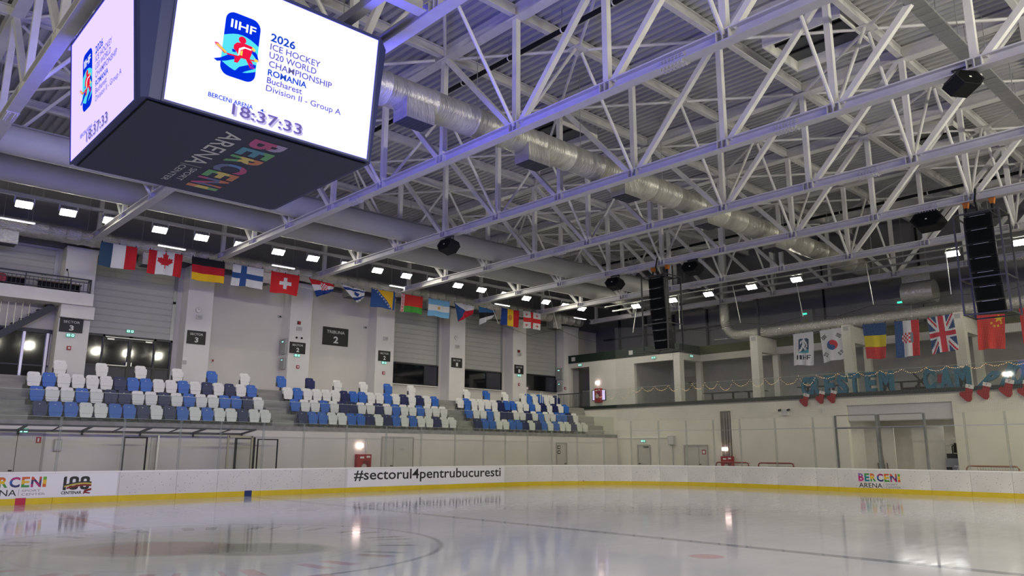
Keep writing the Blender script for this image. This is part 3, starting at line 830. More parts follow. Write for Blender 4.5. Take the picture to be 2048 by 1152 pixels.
# half-height concrete steps in the aisles
mb = MB()
for xa, xb in ((-0.55, 0.50), (10.05, 11.1), (20.75, 21.8), (31.6, 32.9)):
    for r in range(3):
        y = (18.45, 19.25, 20.05)[r]; z = (2.80, 3.40, 4.0)[r]
        mb.box(xa, xb, y - 0.40, y, z, z + 0.30)
for r in range(3):
    pass
struct(mb.build('floor_aisle_steps', concrete))
# glass balustrade on the edge of the stand
xs = [-2.6 + 1.15 * k for k in range(32)]
for k in range(31):
    a, b = xs[k], min(xs[k + 1], 33.2)
    if a > 33: break
    t = thing('balustrade_glass', 'glass balustrade pane on the edge of the stand, %s from the left' % ORD[k], 'balustrade', ((a + b) / 2, YG + .04, 2.82), 'glass balustrade panes of the stand')
    MB().box(a + .006, b - .006, YG + .03, YG + .046, 2.80, 3.90).build('glass_pane', rail_glass, t)
    MB().box(a + .006, b - .006, YG + .028, YG + .048, 3.90, 3.915).build('top_edge', mat('glass_edge', (0.55, 0.62, 0.52), 0.2), t)
# low metal barriers in the top row of the right block
for i, (a, b) in enumerate(((27.95, 29.2), (29.38, 30.75))):
    o = MB().sweep([(a, 20.15, 4.6), (a, 20.15, 5.42), (a + .06, 20.15, 5.5), (b - .06, 20.15, 5.5), (b, 20.15, 5.42), (b, 20.15, 4.6)], 0.025, 8).build('guard_rail', alu)
    tag(o, 'bent metal guard rail behind the top seats of the right block, %s one' % ('left' if i == 0 else 'right'), 'rail', 'guard rails in the top row')
# ---------------------------------------------------------------- scoreboard cube
case_m = mat('scoreboard_case', (0.022, 0.032, 0.15), 0.45)  # navy with the blue spill light of the screens put into it
sb = thing('scoreboard', 'huge video scoreboard cube hanging under the roof above centre ice', 'scoreboard', (-0.1, 0.2, 7.6))
xl, xr, yn, yf, zb, zt, fl = -2.40, 2.13, -2.02, 2.44, 7.6, 10.28, 0.10
def oct_ring(z, grow, ch=0.34):
    a, b, c, d = xl - grow, xr + grow, yn - grow, yf + grow
    return [(a + ch, c, z), (b - ch, c, z), (b, c + ch, z), (b, d - ch, z), (b - ch, d, z), (a + ch, d, z), (a, d - ch, z), (a, c + ch, z)]
lo_, hi_ = oct_ring(zb, 0.0, 0.10), oct_ring(zt, 0.27, 0.36)
mb = MB(); k = len(mb.v); mb.v += lo_ + hi_
for i in range(8): mb.f.append((i, (i + 1) % 8, 8 + (i + 1) % 8, 8 + i)); mb.m.append(0)
mb.f += [tuple(range(7, -1, -1)), tuple(range(8, 16))]; mb.m += [0, 0]
mb.build('case', case_m, sb)
# underside plate with a raised rim and the arena logo
MB().box(xl + .12, xr - .12, yn + .12, yf - .12, zb - 0.03, zb - 0.001).build('underside_plate', mat('underside', (0.030, 0.036, 0.085), 0.6), sb)  # plate colour also holds the blue screen spill
mb = MB()
for (a, b, c, d) in ((xl + .10, xr - .10, yn + .10, yn + .12), (xl + .10, xr - .10, yf - .12, yf - .10), (xl + .10, xl + .12, yn + .12, yf - .12), (xr - .12, xr - .10, yn + .12, yf - .12)): mb.box(a, b, c, d, zb - 0.02, zb - 0.0005)
mb.build('underside_groove', black, sb)
zl = zb - 0.035
COLU = (0, 1, 0); 
def dim(nm, c): return mat('under_' + nm, c, 0.6)
UP = dict(pink=dim('pink', (0.52, 0.10, 0.30)), green=dim('green', (0.16, 0.42, 0.20)), orange=dim('orange', (0.62, 0.24, 0.14)), blue=dim('blue', (0.12, 0.25, 0.60)), red=dim('red', (0.62, 0.2, 0.14)), magenta=dim('magenta', (0.50, 0.10, 0.25)),
    lime=dim('lime', (0.22, 0.45, 0.2)), yellow=dim('yellow', (0.72, 0.58, 0.2)), teal=dim('teal', (0.10, 0.30, 0.45)), violet=dim('violet', (0.42, 0.36, 0.62)), navy=dim('navy', (0.15, 0.18, 0.38)))
mb = MB(); y = -1.62; names = []
for i, (ch, wd) in enumerate(zip('BERCENI', (0.46, 0.43, 0.47, 0.54, 0.43, 0.54, 0.19))):
    mb.text(ch, (-0.22, y, zl), (0, wd, 0), (0.67, 0, 0), m=3 * i, bold=0.035, split=3); y += wd + 0.078
    names += [UP[q] for q in TRI[i]]
mb.build('colour_lettering', names, sb)
palegrey = dim('white', (0.62, 0.62, 0.66))
MB().text('ARENA', (-0.77, -1.6, zl), (0, 2.1, 0), (0.37, 0, 0), bold=0.004).build('word_lettering', palegrey, sb)
mb = MB().box(-0.80, -0.36, 0.62, 0.635, zl, zl + 0.001)
mb.text('SPORT', (-0.52, 0.76, zl), (0, 0.95, 0), (0.13, 0, 0)); mb.text('CENTER', (-0.76, 0.70, zl), (0, 1.22, 0), (0.13, 0, 0))
mb.build('small_lettering', palegrey, sb)
# the four video screens
def screen(name, o, u, v, L, tint, emul):
    """o lower left corner, u unit right, v unit up (tilted), drawn in metres: 4.03 wide, 2.58 high"""
    o, u, v = Vector(o), Vector(u), Vector(v); n = u.cross(v).normalized()
    scr = MB().face([o, o + u * 4.03, o + u * 4.03 + v * 2.58, o + v * 2.58]).build(name, emitter('screen_' + name + tint[0], tint[1], L), sb)
    mb = MB(); b = 0.04
    for a in ((-b, -b, 4.03 + b, 0), (-b, 2.58, 4.03 + b, 2.58 + b), (-b, 0, 0, 2.58), (4.03, 0, 4.03 + b, 2.58)):
        mb.prism([(a[0], a[1]), (a[2], a[1]), (a[2], a[3]), (a[0], a[3])], o - n * 0.02, u, v, n * 0.035)
    mb.build('screen_frame', case_m, scr)
    def col(nm, c, k=1.0): return emitter('led_%s%s' % (nm, tint[0]), tuple(q * emul for q in c), k)
    blue, cyan, red, yel, wht, lav = col('blue', (0.0, 0.03, 0.75)), col('cyan', (0.10, 0.80, 0.95)), col('red', (0.90, 0.01, 0.06)), col('yellow', (1.0, 0.72, 0.10)), col('white', (1.2, 1.2, 1.3)), col('lavender', (0.55, 0.5, 0.85))
    grey, dblue, purple = col('grey', (0.13, 0.12, 0.24)), col('deep', (0.01, 0.07, 0.45)), col('purple', (0.17, 0.13, 0.40))
    def P(k): return o + n * (0.004 + 0.003 * k)
    lx, lz, lw, lh = 0.86, 0.77, 0.66, 1.21           # logo box
    def LP(pts): return [(lx + a * lw, lz + b * lh) for a, b in pts]
    Z = lambda mb_, pts, k: mb_.poly(LP(pts), P(k), u, v)
    mb = MB(); mb.poly([(a, b) for a, b in rrect(lw, lh, 0.17, 6, lx + lw / 2, lz + lh / 2)], P(0), u, v)
    top = [(1 - k / 8, 0.60 + 0.09 * sin(pi * k / 8)) for k in range(9)]
    bot = [(k / 8, 0.20 - 0.09 * sin(pi * k / 8)) for k in range(9)]
    mbc = MB(); Z(mbc, bot + top, 1)
    mb2 = MB()
    Z(mb2, [(-0.20, 0.19), (-0.02, 0.235), (0.20, 0.33), (0.42, 0.335), (0.36, 0.28), (0.12, 0.21), (-0.10, 0.165)], 2)
    Z(mb2, [(0.40, 0.10), (0.52, 0.19), (0.74, 0.26), (0.98, 0.30), (0.96, 0.24), (0.70, 0.15), (0.60, 0.105)], 2)
    Z(mb2, [(0.82, 0.545), (0.98, 0.47), (1.05, 0.375), (1.0, 0.36), (0.92, 0.42), (0.80, 0.47)], 3)
    Z(mb2, [(0.26, 0.425), (0.36, 0.43), (0.38, 0.39), (0.28, 0.385)], 3)
    Z(mb2, [(0.78, 0.30), (0.98, 0.30), (0.98, 0.25), (0.84, 0.235)], 3)
    for q in mb2.f: mb.f.append(tuple(i + len(mb.v) for i in q)); mb.m.append(0)
    mb.v += mb2.v
    mb.build('emblem_blue', blue, scr); mbc.build('emblem_cyan', cyan, scr)
    mb = MB(); Z(mb, [(0.52 + 0.11 * cos(t * pi / 6), 0.615 + 0.055 * sin(t * pi / 6)) for t in range(12)], 3)
    Z(mb, [(0.30, 0.44), (0.30, 0.50), (0.38, 0.55), (0.55, 0.575), (0.80, 0.565), (0.90, 0.53), (0.84, 0.50), (0.78, 0.36), (0.46, 0.35), (0.40, 0.40)], 3)
    Z(mb, [(0.36, 0.34), (0.55, 0.345), (0.46, 0.24), (0.36, 0.235)], 3); Z(mb, [(0.66, 0.35), (0.84, 0.34), (0.96, 0.24), (0.82, 0.225)], 3)
    Z(mb, [(0.12, 0.335), (0.92, 0.365), (0.92, 0.345), (0.14, 0.312)], 6); Z(mb, [(-0.23, 0.44), (-0.14, 0.445), (0.14, 0.345), (0.08, 0.315), (-0.20, 0.405)], 5)
    mb.build('emblem_red', red, scr)
    mb = MB(); Z(mb, [(-0.20, 0.425), (-0.12, 0.425), (0.12, 0.345), (0.10, 0.325), (-0.16, 0.40)], 6); Z(mb, [(0.82, 0.565), (0.92, 0.53), (0.88, 0.49), (0.80, 0.52)], 5)
    Z(mb, [(0.90, 0.395), (1.02, 0.385), (1.02, 0.345), (0.92, 0.345)], 7)
    Z(mb, [(0.50, 0.37), (0.56, 0.37), (0.56, 0.46), (0.50, 0.43)], 5); mb.build('emblem_yellow', yel, scr)
    mb = MB(); mb.text('IIHF', P(2) + u * (lx + 0.15 * lw) + v * (lz + 0.755 * lh), u * (0.72 * lw), v * (0.13 * lh), bold=0.018)
    Z(mb, [(0.44, 0.36), (0.48, 0.36), (0.50, 0.45), (0.62, 0.50), (0.80, 0.50), (0.80, 0.52), (0.58, 0.52), (0.45, 0.47)], 4)
    mb.build('emblem_white', wht, scr)
    B_ = lambda s, x, z, wd, h, bold=0.0, mb_=None: (mb_ or MB()).text(s, P(1) + u * x + v * z, u * wd, v * h, bold=bold)
    mb = MB(); B_('2026', 1.73, 1.70, 0.50, 0.165, 0.025, mb); B_('ROMANIA', 1.75, 1.03, 0.80, 0.125, 0.025, mb); B_('BERCENI ARENA', 0.72, 0.285, 0.83, 0.085, 0.02, mb); B_('4-', 1.69, 0.30, 0.11, 0.06, 0.02, mb)
    mb.build('blue_lettering', dblue, scr)
    mb = MB(); B_('ICE HOCKEY', 1.74, 1.535, 1.05, 0.125, 0.014, mb); B_('U20 WORLD', 1.74, 1.37, 0.98, 0.125, 0.014, mb); B_('CHAMPIONSHIP', 1.75, 1.20, 1.33, 0.125, 0.014, mb)
    B_('Bucharest', 1.75, 0.88, 0.72, 0.12, 0.014, mb); B_('Division II - Group A', 1.75, 0.69, 1.59, 0.155, 0.010, mb)
    mb.build('grey_lettering', grey, scr)
    mb = MB(); mb.text('18:37:33', P(2) + u * 1.20 + v * 0.055, u * 1.38, v * 0.21, bold=0.03); mb.build('clock_shadow', lav, scr)
    mb = MB(); mb.text('18:37:33', P(3) + u * 1.17 + v * 0.085, u * 1.38, v * 0.21, bold=0.012); mb.build('clock_digits', purple, scr)
ct = 1 / sqrt(1 + fl * fl)
vx = lambda d: Vector((d[0] * fl, d[1] * fl, 1)) * ct
screen('near_screen', (-2.06, yn - 0.015, 7.63), (1, 0, 0), vx((0, -1)), SCREEN_L, ('', (1.12, 1.12, 11.0)), 1.0)
screen('left_screen', (xl - 0.015, 2.36, 7.63), (0, -1, 0), vx((-1, 0)), 1.0, ('_dim', (0.86, 0.70, 5.0)), 0.9)
for nm, o, u, d in (('right_screen', (xr + 0.015, -1.9, 7.63), (0, 1, 0), (1, 0)), ('far_screen', (1.9, yf + 0.015, 7.63), (-1, 0, 0), (0, 1))):
    o, u, v = Vector(o), Vector(u), vx(d)
    MB().face([o, o + u * 4.03, o + u * 4.03 + v * 2.58, o + v * 2.58]).build(nm, emitter('screen_' + nm, (1.6, 1.5, 13.0), SCREEN_L), sb)
# beams and suspension carrying the cube between the two trusses
t = thing('hanging_beam', 'pair of white beams between two trusses carrying the scoreboard', 'beam', (0, 0, 10.9))
for y in (-3.1, 3.5): 
    mb = MB(); mb.box(-2.5, 2.5, y - .14, y + .14, 10.68, 10.71).box(-2.5, 2.5, y - .14, y + .14, 10.97, 11.0).box(-2.5, 2.5, y - .015, y + .015, 10.71, 10.97); mb.build('beam', steel, t)
for x in (-1.6, 1.6):
    mb = MB(); mb.box(x - .1, x + .1, -2.9, 3.3, 10.72, 10.92); mb.build('cross_beam', steel, t)
for x in (-1.6, 1.6):
    for y in (-1.5, 1.8): MB().tube((x, y, zt), (x, y, 10.72), 0.03, 8).build('hanger', greymetal, sb)
# ---------------------------------------------------------------- floodlights
lens_m = emitter('flood_lens', (1.0, 0.95, 0.76), FLOOD_L)
def floodlight(loc, aim, label, grp):
    L = Vector(loc); d = (Vector(aim) - L).normalized()
    u = d.cross(Vector((0, 0, 1))).normalized(); v = u.cross(d)
    t = thing('floodlight', label, 'floodlight', loc, grp)
    def box_(a, b, c, m, nm):
        mb = MB(); mb.quadbox([L + u * x * a + v * y * b + d * z for x, y, z in ((-1, -1, c[0]), (1, -1, c[0]), (1, 1, c[0]), (-1, 1, c[0]), (-1, -1, c[1]), (1, -1, c[1]), (1, 1, c[1]), (-1, 1, c[1]))]); return mb.build(nm, m, t)
    box_(0.30, 0.18, (-0.10, 0.0), greymetal, 'housing')
    mb = MB()
    for k in range(6): mb.bar(L - d * 0.10 + u * (-0.25 + 0.1 * k) + v * 0.2, L - d * 0.10 + u * (-0.25 + 0.1 * k) - v * 0.2, 0.02, 0.08, upv=tuple(d))
    mb.build('cooling_fins', greymetal, t)
    box_(0.27, 0.15, (0.001, 0.012), lens_m, 'lens')
    mb = MB()
    for s in (-1, 1): mb.bar(L + u * 0.32 * s - d * 0.05, L + u * 0.32 * s + Vector((0, 0, 0.30)), 0.03, 0.05)
    mb.bar(L + u * -0.33 + Vector((0, 0, 0.30)), L + u * 0.33 + Vector((0, 0, 0.30)), 0.04)
    mb.build('bracket', greymetal, t)
    return t
FX = [-2.2, -0.41, 1.12, 2.71, 4.67, 6.47, 8.29, 10.15, 11.98, 13.88, 15.75, 17.6, 19.33, 21.2, 22.98, 24.86, 26.67, 28.39, 30.16, 31.81]
YL, ZL = 18.8, 11.06
for i, x in enumerate(FX):
    if i == 0: continue
    floodlight((x, YL, ZL), (x - 0.6, YL - 8.5, 0), 'lit floodlight in the row above the flags, %s from the left' % ORD[i - 1], 'floodlights above the seats')
o = MB().box(-14, 34.5, YL - .04, YL + .14, ZL + .32, ZL + .44).build('light_rail', greymetal); tag(o, 'long grey steel rail carrying the floodlights above the seats', 'rail')
for i in range(8):
    x = -5.2 + 5.4 * i
    MB().tube((x, YL + .05, ZL + .44), (x, YL + .05, 14.64), 0.015, 6).build('hanger_rod', greymetal, o)
EY = [15.22, 12.4, 9.83, 7.01, 4.32, -3.43, -6.17]
XL, ZE = 33.0, 10.9
for i, y in enumerate(EY):
    floodlight((XL, y, ZE), (XL - 8.5, y - 0.5, 0), 'lit floodlight in the row above the end gallery, %s from the left' % ORD[i], 'floodlights above the gallery')
o = MB().box(XL + .36, XL + .46, -14, 17.5, ZE - .02, ZE + .08).build('light_rail', greymetal); tag(o, 'grey steel rail carrying the floodlights above the end gallery', 'rail')
for y in (16.5, 11.1, 5.7, 0.4, -5.0, -10): MB().tube((XL + .41, y, ZE + .08), (XL + .41, y, 14.64), 0.015, 6).build('hanger_rod', greymetal, o)
# linear tube lamps under the foil duct
for i, x in enumerate((-0.23, 5.88, 11.4, 18.45, 26.4, 33.75)):
    t = thing('tube_lamp', 'thin bright tube lamp by the foil duct on the seat side, %s from the left' % ORD[i], 'tube lamp', (x, 20.75, 10.9), 'tube lamps along the foil duct')
    MB().box(x - .62, x + .62, 20.70, 20.80, 10.88, 10.93).build('lamp_body', white, t)
    MB().box(x - .60, x + .60, 20.69, 20.78, 10.855, 10.878).build('tube', emitter('tube_light', (1.0, 0.97, 0.98), 7.0), t)
    for dx in (-.5, .5): MB().tube((x + dx, 20.75, 10.93), (x + dx, 20.75, 14.64), 0.008, 5).build('hanger_wire', greymetal, t)

# ---------------------------------------------------------------- flags
flag_m = attr_mat('flag_cloth')
R_, W_, B_, Y_, K_, G_ = (0.50, 0.02, 0.03), (0.66, 0.66, 0.68), (0.03, 0.07, 0.20), (0.80, 0.50, 0.03), (0.015, 0.016, 0.02), (0.06, 0.30, 0.06)
def inpoly(p, P):
    c = False; n = len(P); j = n - 1
    for i in range(n):
        if (P[i][1] > p[1]) != (P[j][1] > p[1]) and p[0] < (P[j][0] - P[i][0]) * (p[1] - P[i][1]) / (P[j][1] - P[i][1]) + P[i][0]: c = not c
        j = i
    return c
LEAF_R = [(0, .47), (.055, .36), (.10, .385), (.075, .19), (.15, .275), (.165, .225), (.265, .245), (.23, .15), (.27, .12), (.12, .0), (.135, -.045), (.02, -.025), (.025, -.16), (0, -.16)]
LEAF = LEAF_R + [(-a, b) for a, b in reversed(LEAF_R)]
def star(u, v, cx, cy, r, asp):
    dx, dy = (u - cx) * asp, v - cy; d = sqrt(dx * dx + dy * dy)
    if d > r: return False
    a = (atan2(dx, dy) % (2 * pi / 5)) - pi / 5
    return d < r * 0.45 / max(0.45, cos(a) * 0 + 1 - 0.55 * (abs(a) / (pi / 5)) ** 0.6 if False else (0.45 + 0.55 * (abs(a) / (pi / 5)) ** 1.2) and (1.0 if abs(a) < 1e-9 else 0.45 / (0.40 + 0.60 * (abs(a) / (pi / 5)) ** 1.6)))
def f_france(u, v): return (0.035, 0.075, 0.135) if u < .34 else (W_ if u < .68 else R_)
def f_canada(u, v):
    if u < .25 or u > .75: return R_
    return R_ if inpoly(((u - .5) * 1.5, v - .45), [(a * 1.35, b * 1.15) for a, b in LEAF]) else W_
def f_germany(u, v): return K_ if v > .667 else ((0.42, 0.015, 0.03) if v > .333 else (0.75, 0.45, 0.02))
def f_finland(u, v): return (0.03, 0.08, 0.24) if .28 < u < .46 or .36 < v < .64 else W_
def f_swiss(u, v):
    x, y = (u - .52) * 1.45, v - .5
    return W_ if (abs(x) < .085 and abs(y) < .28) or (abs(y) < .085 and abs(x) < .30) else (0.58, 0.025, 0.03)
def checker(u, v, n, m): return (0.55, 0.02, 0.03) if (int(u * n) + int(v * m)) % 2 == 0 else W_
def f_croatia(u, v):
    if .36 < u < .66 and .30 < v < .86: return checker((u - .36) / .3, (v - .3) / .56, 5, 5)
    return R_ if v > .667 else (W_ if v > .333 else (0.02, 0.05, 0.22))
def f_israel(u, v): return (0.02, 0.05, 0.20) if .72 < v < .9 or .1 < v < .28 or (abs(u - .5) * 1.4 + abs(v - .5) < .2) else W_
def f_bosnia(u, v):
    for k in range(9):
        cx, cy = .18 + .088 * k, 1.0 - .125 * k
        if star(u, v, cx, cy, .062, 1.5): return W_
    lo = .27 + (1 - v) * .68
    return (0.78, 0.46, 0.03) if lo < u < .93 else (0.03, 0.08, 0.25)
def f_belarus(u, v):
    if u < .17:
        a, b = u / .17, v * 5.5
        return (0.55, 0.03, 0.04) if (abs((a - .5)) + abs((b % 1) - .5) < .42 and abs((a - .5)) + abs((b % 1) - .5) > .2) or (int(a * 7) + int(b * 7)) % 3 == 0 else W_
    return (0.52, 0.035, 0.03) if v > .34 else (0.06, 0.30, 0.05)
def f_argentina(u, v):
    if .333 < v < .667: return (0.62, 0.38, 0.08) if ((u - .5) * 1.45) ** 2 + (v - .5) ** 2 < .0085 else W_
    return (0.18, 0.42, 0.68)
def f_czech(u, v):
    if u < .5 - abs(v - .5): return (0.03, 0.08, 0.22)
    return W_ if v > .5 else (0.52, 0.02, 0.04)
def f_estonia(u, v): return (0.04, 0.13, 0.30) if v > .667 else (K_ if v > .333 else W_)
def f_andorra(u, v):
    if ((u - .5) * 1.4) ** 2 + (v - .5) ** 2 < .03: return (0.45, 0.12, 0.05) if (int(u * 30) + int(v * 24)) % 2 else (0.62, 0.35, 0.05)
    return (0.02, 0.05, 0.24) if u < .34 else (Y_ if u < .68 else R_)
def f_georgia(u, v):
    if .42 < u < .58 or .38 < v < .62: return (0.58, 0.03, 0.03)
    for cx in (.21, .79):
        for cy in (.19, .81):
            x, y = abs(u - cx) * 1.4, abs(v - cy)
            if (x < .02 and y < .10) or (y < .022 and x < .10): return (0.58, 0.03, 0.03)
    return W_
def bit(rows, u, v):
    n = len(rows); i = int((1 - v) * n); j = int(u * len(rows[0]))
    return 0 <= i < n and 0 <= j < len(rows[0]) and rows[i][j] == '#'
PLAYER = ['......##......', '.....####.....', '...######.....', '..##.#####....', '..##.##.###...', '..#..###.##...', '.....####.##..', '....#####..#..', '....####..##..', '...#####.#.#..', '...##.####....', '..###..####...', '.###....##.#..', '.##......##.#.', '##........#..#', '#.........###.']
IIHF = ['##.##.#..#.####', '##.##.#..#.#...', '##.##.####.###.', '##.##.#..#.#...', '##.##.#..#.#...']
def f_iihf(u, v):
    if .26 < u < .76 and .37 < v < .82:
        a, b = (u - .26) / .5, (v - .37) / .45
        if (a < .08 or a > .92) and (b > .95 or b < .02): return W_
        if b < .22 * (a * .9 + .1) + .04: return (0.05, 0.32, 0.42)
        return W_ if bit(PLAYER, a, b) else (0.02, 0.06, 0.12)
    if .18 < u < .86 and .17 < v < .31: return (0.012, 0.02, 0.05) if bit(IIHF, (u - .18) / .68, (v - .17) / .14) else W_
    return W_
def f_korea(u, v):
    x, y = (u - .5), (v - .5) * 1.55
    r = sqrt(x * x + y * y)
    if r < .25:
        s_ = x if abs(y) < 1e-9 else x
        top = ((x) ** 2 + (y - .125) ** 2 < .125 ** 2); bt = ((x) ** 2 + (y + .125) ** 2 < .125 ** 2)
        if top: return (0.55, 0.03, 0.05)
        if bt: return (0.02, 0.09, 0.26)
        return (0.55, 0.03, 0.05) if x > 0 else (0.02, 0.09, 0.26)
    for sx, sy in ((-1, 1), (1, 1), (-1, -1), (1, -1)):
        dx, dy = x - .34 * sx, y - .42 * sy
        q = (dx * sx * .6 + dy * sy * .8); p = (dx * sx * .8 - dy * sy * .6)
        if abs(p) < .12 and abs(q) < .085 and (abs(q) < .018 or abs(abs(q) - .062) < .02) and not (sy < 0 and abs(p) < .02): return K_
    return W_
def f_romania(u, v): return (0.005, 0.05, 0.17) if v > .667 else ((0.62, 0.50, 0.01) if v > .333 else (0.52, 0.025, 0.03))
def f_croatia_v(u, v):
    if .26 < u < .74 and .38 < v < .66:
        if u > .62: return (0.18, 0.22, 0.26)
        a = (u - .26) / .36
        if a > .18 or abs(v - .52) < .05 + .5 * a: return checker((u - .26) / .36, (v - .38) / .28, 5, 5)
    return (0.01, 0.06, 0.20) if u < .34 else (W_ if u < .68 else (0.56, 0.02, 0.03))
def f_uk(u, v):
    x, y = u - .5, (v - .5) * 1.5
    if abs(x) < .105 or abs(y) < .10: return (0.50, 0.015, 0.04)
    if abs(x) < .17 or abs(y) < .165: return W_
    for s in (1, -1):
        d = (x * 1.5 - s * y) / 1.8
        if abs(d) < .10:
            return (0.50, 0.015, 0.04) if abs(d + (.03 if (y > 0) == (s > 0) else -.03)) < .035 else W_
    return (0.01, 0.05, 0.16)
def f_china(u, v):
    for cx, cy, r in ((.78, .87, .12), (.52, .75, .045), (.62, .66, .045), (.75, .66, .045), (.86, .74, .045)):
        if star(u, v, cx, cy, r, .65): return (0.70, 0.45, 0.02)
    return (0.58, 0.03, 0.025)
def f_redyellow(u, v): return (0.70, 0.40, 0.03) if .25 < u < .75 and v > .55 else (0.55, 0.02, 0.025)
def make_flag(name, label, fn, quad, grp, ndir, NU=66, NV=46, amp=0.03, seed=0, hem=0.0, curl=0.0):
    """quad: world corners top-left, top-right, bottom-right, bottom-left as seen from the ice; cloth waves along ndir"""
    TL, TR, BR, BL = [Vector(q) for q in quad]; nd = Vector(ndir); rnd = random.Random(seed)
    ph, fq = rnd.uniform(0, 6), rnd.uniform(1.3, 2.4)
    t = thing(name, label, 'flag', tuple((TL + TR) / 2), grp)
    off = (TL + TR) / 2
    V, F, C = [], [], []
    for j in range(NV + 1):
        v = j / NV
        for i in range(NU + 1):
            u = i / NU
            p = (TL * (1 - u) + TR * u) * (1 - v) + (BL * (1 - u) + BR * u) * v
            w_ = amp * (0.25 + v) * (sin(fq * 2 * pi * u + ph + 1.5 * v) + 0.5 * sin(5.1 * pi * u + 2 * ph - 2 * v))
            sag = 0.025 * (TL - TR).length * 4 * u * (1 - u) * (1 - v) * hem
            p = p + nd * (w_ + curl * v * v) - Vector((0, 0, sag + 0.02 * sin(pi * u * 2 + ph) * v))
            V.append(tuple(p - off))
    for j in range(NV):
        for i in range(NU):
            a = j * (NU + 1) + i
            F.append((a, a + 1, a + NU + 2, a + NU + 1)); C.append(fn((i + .5) / NU, 1 - (j + .5) / NV))
    me = bpy.data.meshes.new('cloth'); me.from_pydata(V, [], F)
    at = me.color_attributes.new('Col', 'FLOAT_COLOR', 'CORNER')
    flat = []
    for c in C: flat += [c[0], c[1], c[2], 1.0] * 4
    at.data.foreach_set('color', flat)
    me.polygons.foreach_set('use_smooth', [True] * len(F)); me.materials.append(flag_m); me.update()
    ob = bpy.data.objects.new('cloth', me); COL.objects.link(ob); ob.parent = t
    so = ob.modifiers.new('thickness', 'SOLIDIFY'); so.thickness = 0.004
    mb = MB()
    for k in range(3):
        u = 0.04 + .46 * k; p = TL * (1 - u) + TR * u - nd * 0.03
        mb.bar(p + Vector((0, 0, -.03)), p + Vector((0, 0, .07)), 0.03, 0.03)
    mb.build('clip', black, t)
    return t
YFL, Z1, Z0 = 20.5, 10.50, 9.46
def q_flag(x0, x1, z1=Z1, z0=Z0, d0=0.0, d1=0.0): return [(x0, YFL, z1), (x1, YFL, z1), (x1 + d1, YFL, z0), (x0 + d0, YFL, z0)]
FG = 'national flags above the seats'
TF = [('blue white red vertical striped flag, leftmost above the seats', f_france, q_flag(2.85, 4.35, 10.54, 9.5)), ('red and white flag with a red maple leaf', f_canada, q_flag(4.83, 6.32, 10.56, 9.5)),
    ('black red and gold horizontally striped flag', f_germany, q_flag(6.74, 8.29, 10.56, 9.5, .08, .05)), ('white flag with a flat dark blue cross, next to the red one', f_finland, q_flag(8.7, 10.25, 10.53, 9.52, -.04, .02)),
    ('red flag with a white cross', f_swiss, q_flag(10.65, 12.21, 10.5, 9.46, 0, -.05)),
    ('bunched red white and blue flag with a red checkered shield, hanging askew', f_croatia, [(12.72, YFL, 10.47), (14.25, YFL, 10.33), (14.15, YFL - .1, 9.98), (13.35, YFL + .05, 9.58)]),
    ('crumpled white flag with dark blue stripes, hanging from one corner', f_israel, [(14.62, YFL, 10.42), (16.1, YFL, 10.28), (16.0, YFL - .08, 9.85), (15.65, YFL + .05, 9.55)]),
    ('blue flag with a yellow triangle and a line of white stars', f_bosnia, q_flag(16.49, 18.06, 10.46, 9.48, 0, .02)), ('red and green flag with an ornamented edge', f_belarus, q_flag(18.47, 20.0, 10.47, 9.47)),
    ('light blue and white striped flag with a golden sun', f_argentina, q_flag(20.4, 21.94, 10.46, 9.45)),
    ('folded flag with a blue wedge and white and red fields', f_czech, [(22.29, YFL, 10.47), (23.85, YFL, 10.42), (23.7, YFL - .1, 9.95), (22.85, YFL + .05, 9.38)]),
    ('folded blue black and white flag partly hidden by a lamp', f_estonia, [(24.21, YFL, 10.47), (25.57, YFL, 10.36), (25.4, YFL - .1, 9.98), (24.5, YFL + .05, 9.35)]),
    ('blue yellow and red vertically striped flag with a small crest', f_andorra, q_flag(26.12, 27.64, 10.62, 9.55)), ('white flag with a large red cross and four small red crosses', f_georgia, q_flag(27.99, 29.6, 10.68, 9.58, .05, .05))]
for i, (lab, fn, q) in enumerate(TF):
    make_flag('flag', lab, fn, q, FG, (0, -1, 0), seed=i, amp=0.10 if i in (5, 6, 10, 11) else 0.03, curl=-0.06)
t = thing('flag_cable', 'thin steel cable with two slanting rods holding the flags above the seats', 'cable', (14, YFL, 10.55))
MB().sweep([(x_, YFL + .05, z_) for x_, z_ in ((-8, 10.62), (2.7, 10.56), (8, 10.58), (14, 10.5), (20, 10.49), (26, 10.62), (30, 10.72), (34.9, 10.9))], 0.012, 6).build('cable', greymetal, t)
MB().sweep([(25.6, YFL - .3, 9.5), (28.3, YFL - .3, 9.05), (30.9, YFL - .3, 9.75), (33, YFL - .3, 9.35), (35, YFL - .3, 9.25)], 0.008, 5).build('lower_wire', black, t)
for (a, b) in (((24.3, YFL - .3, 11.9), (25.6, YFL - .3, 9.5)), ((30.1, YFL - .3, 12.2), (30.9, YFL - .3, 9.75))): MB().tube(a, b, 0.022, 6).build('rod', alu, t)
for i in range(7): MB().tube((2.7 + 5.4 * i, YFL + .05, 10.5), (2.7 + 5.4 * i, YFL + .05, 10.66), 0.01, 5).build('hanger_wire', greymetal, t)
XFG = 32.0
def qe(y0, y1, z1a, z1b, y1b, y0b, z0b, z0a): return [(XFG, y0, z1a), (XFG, y1, z1b), (XFG, y1b, z0b), (XFG, y0b, z0a)]
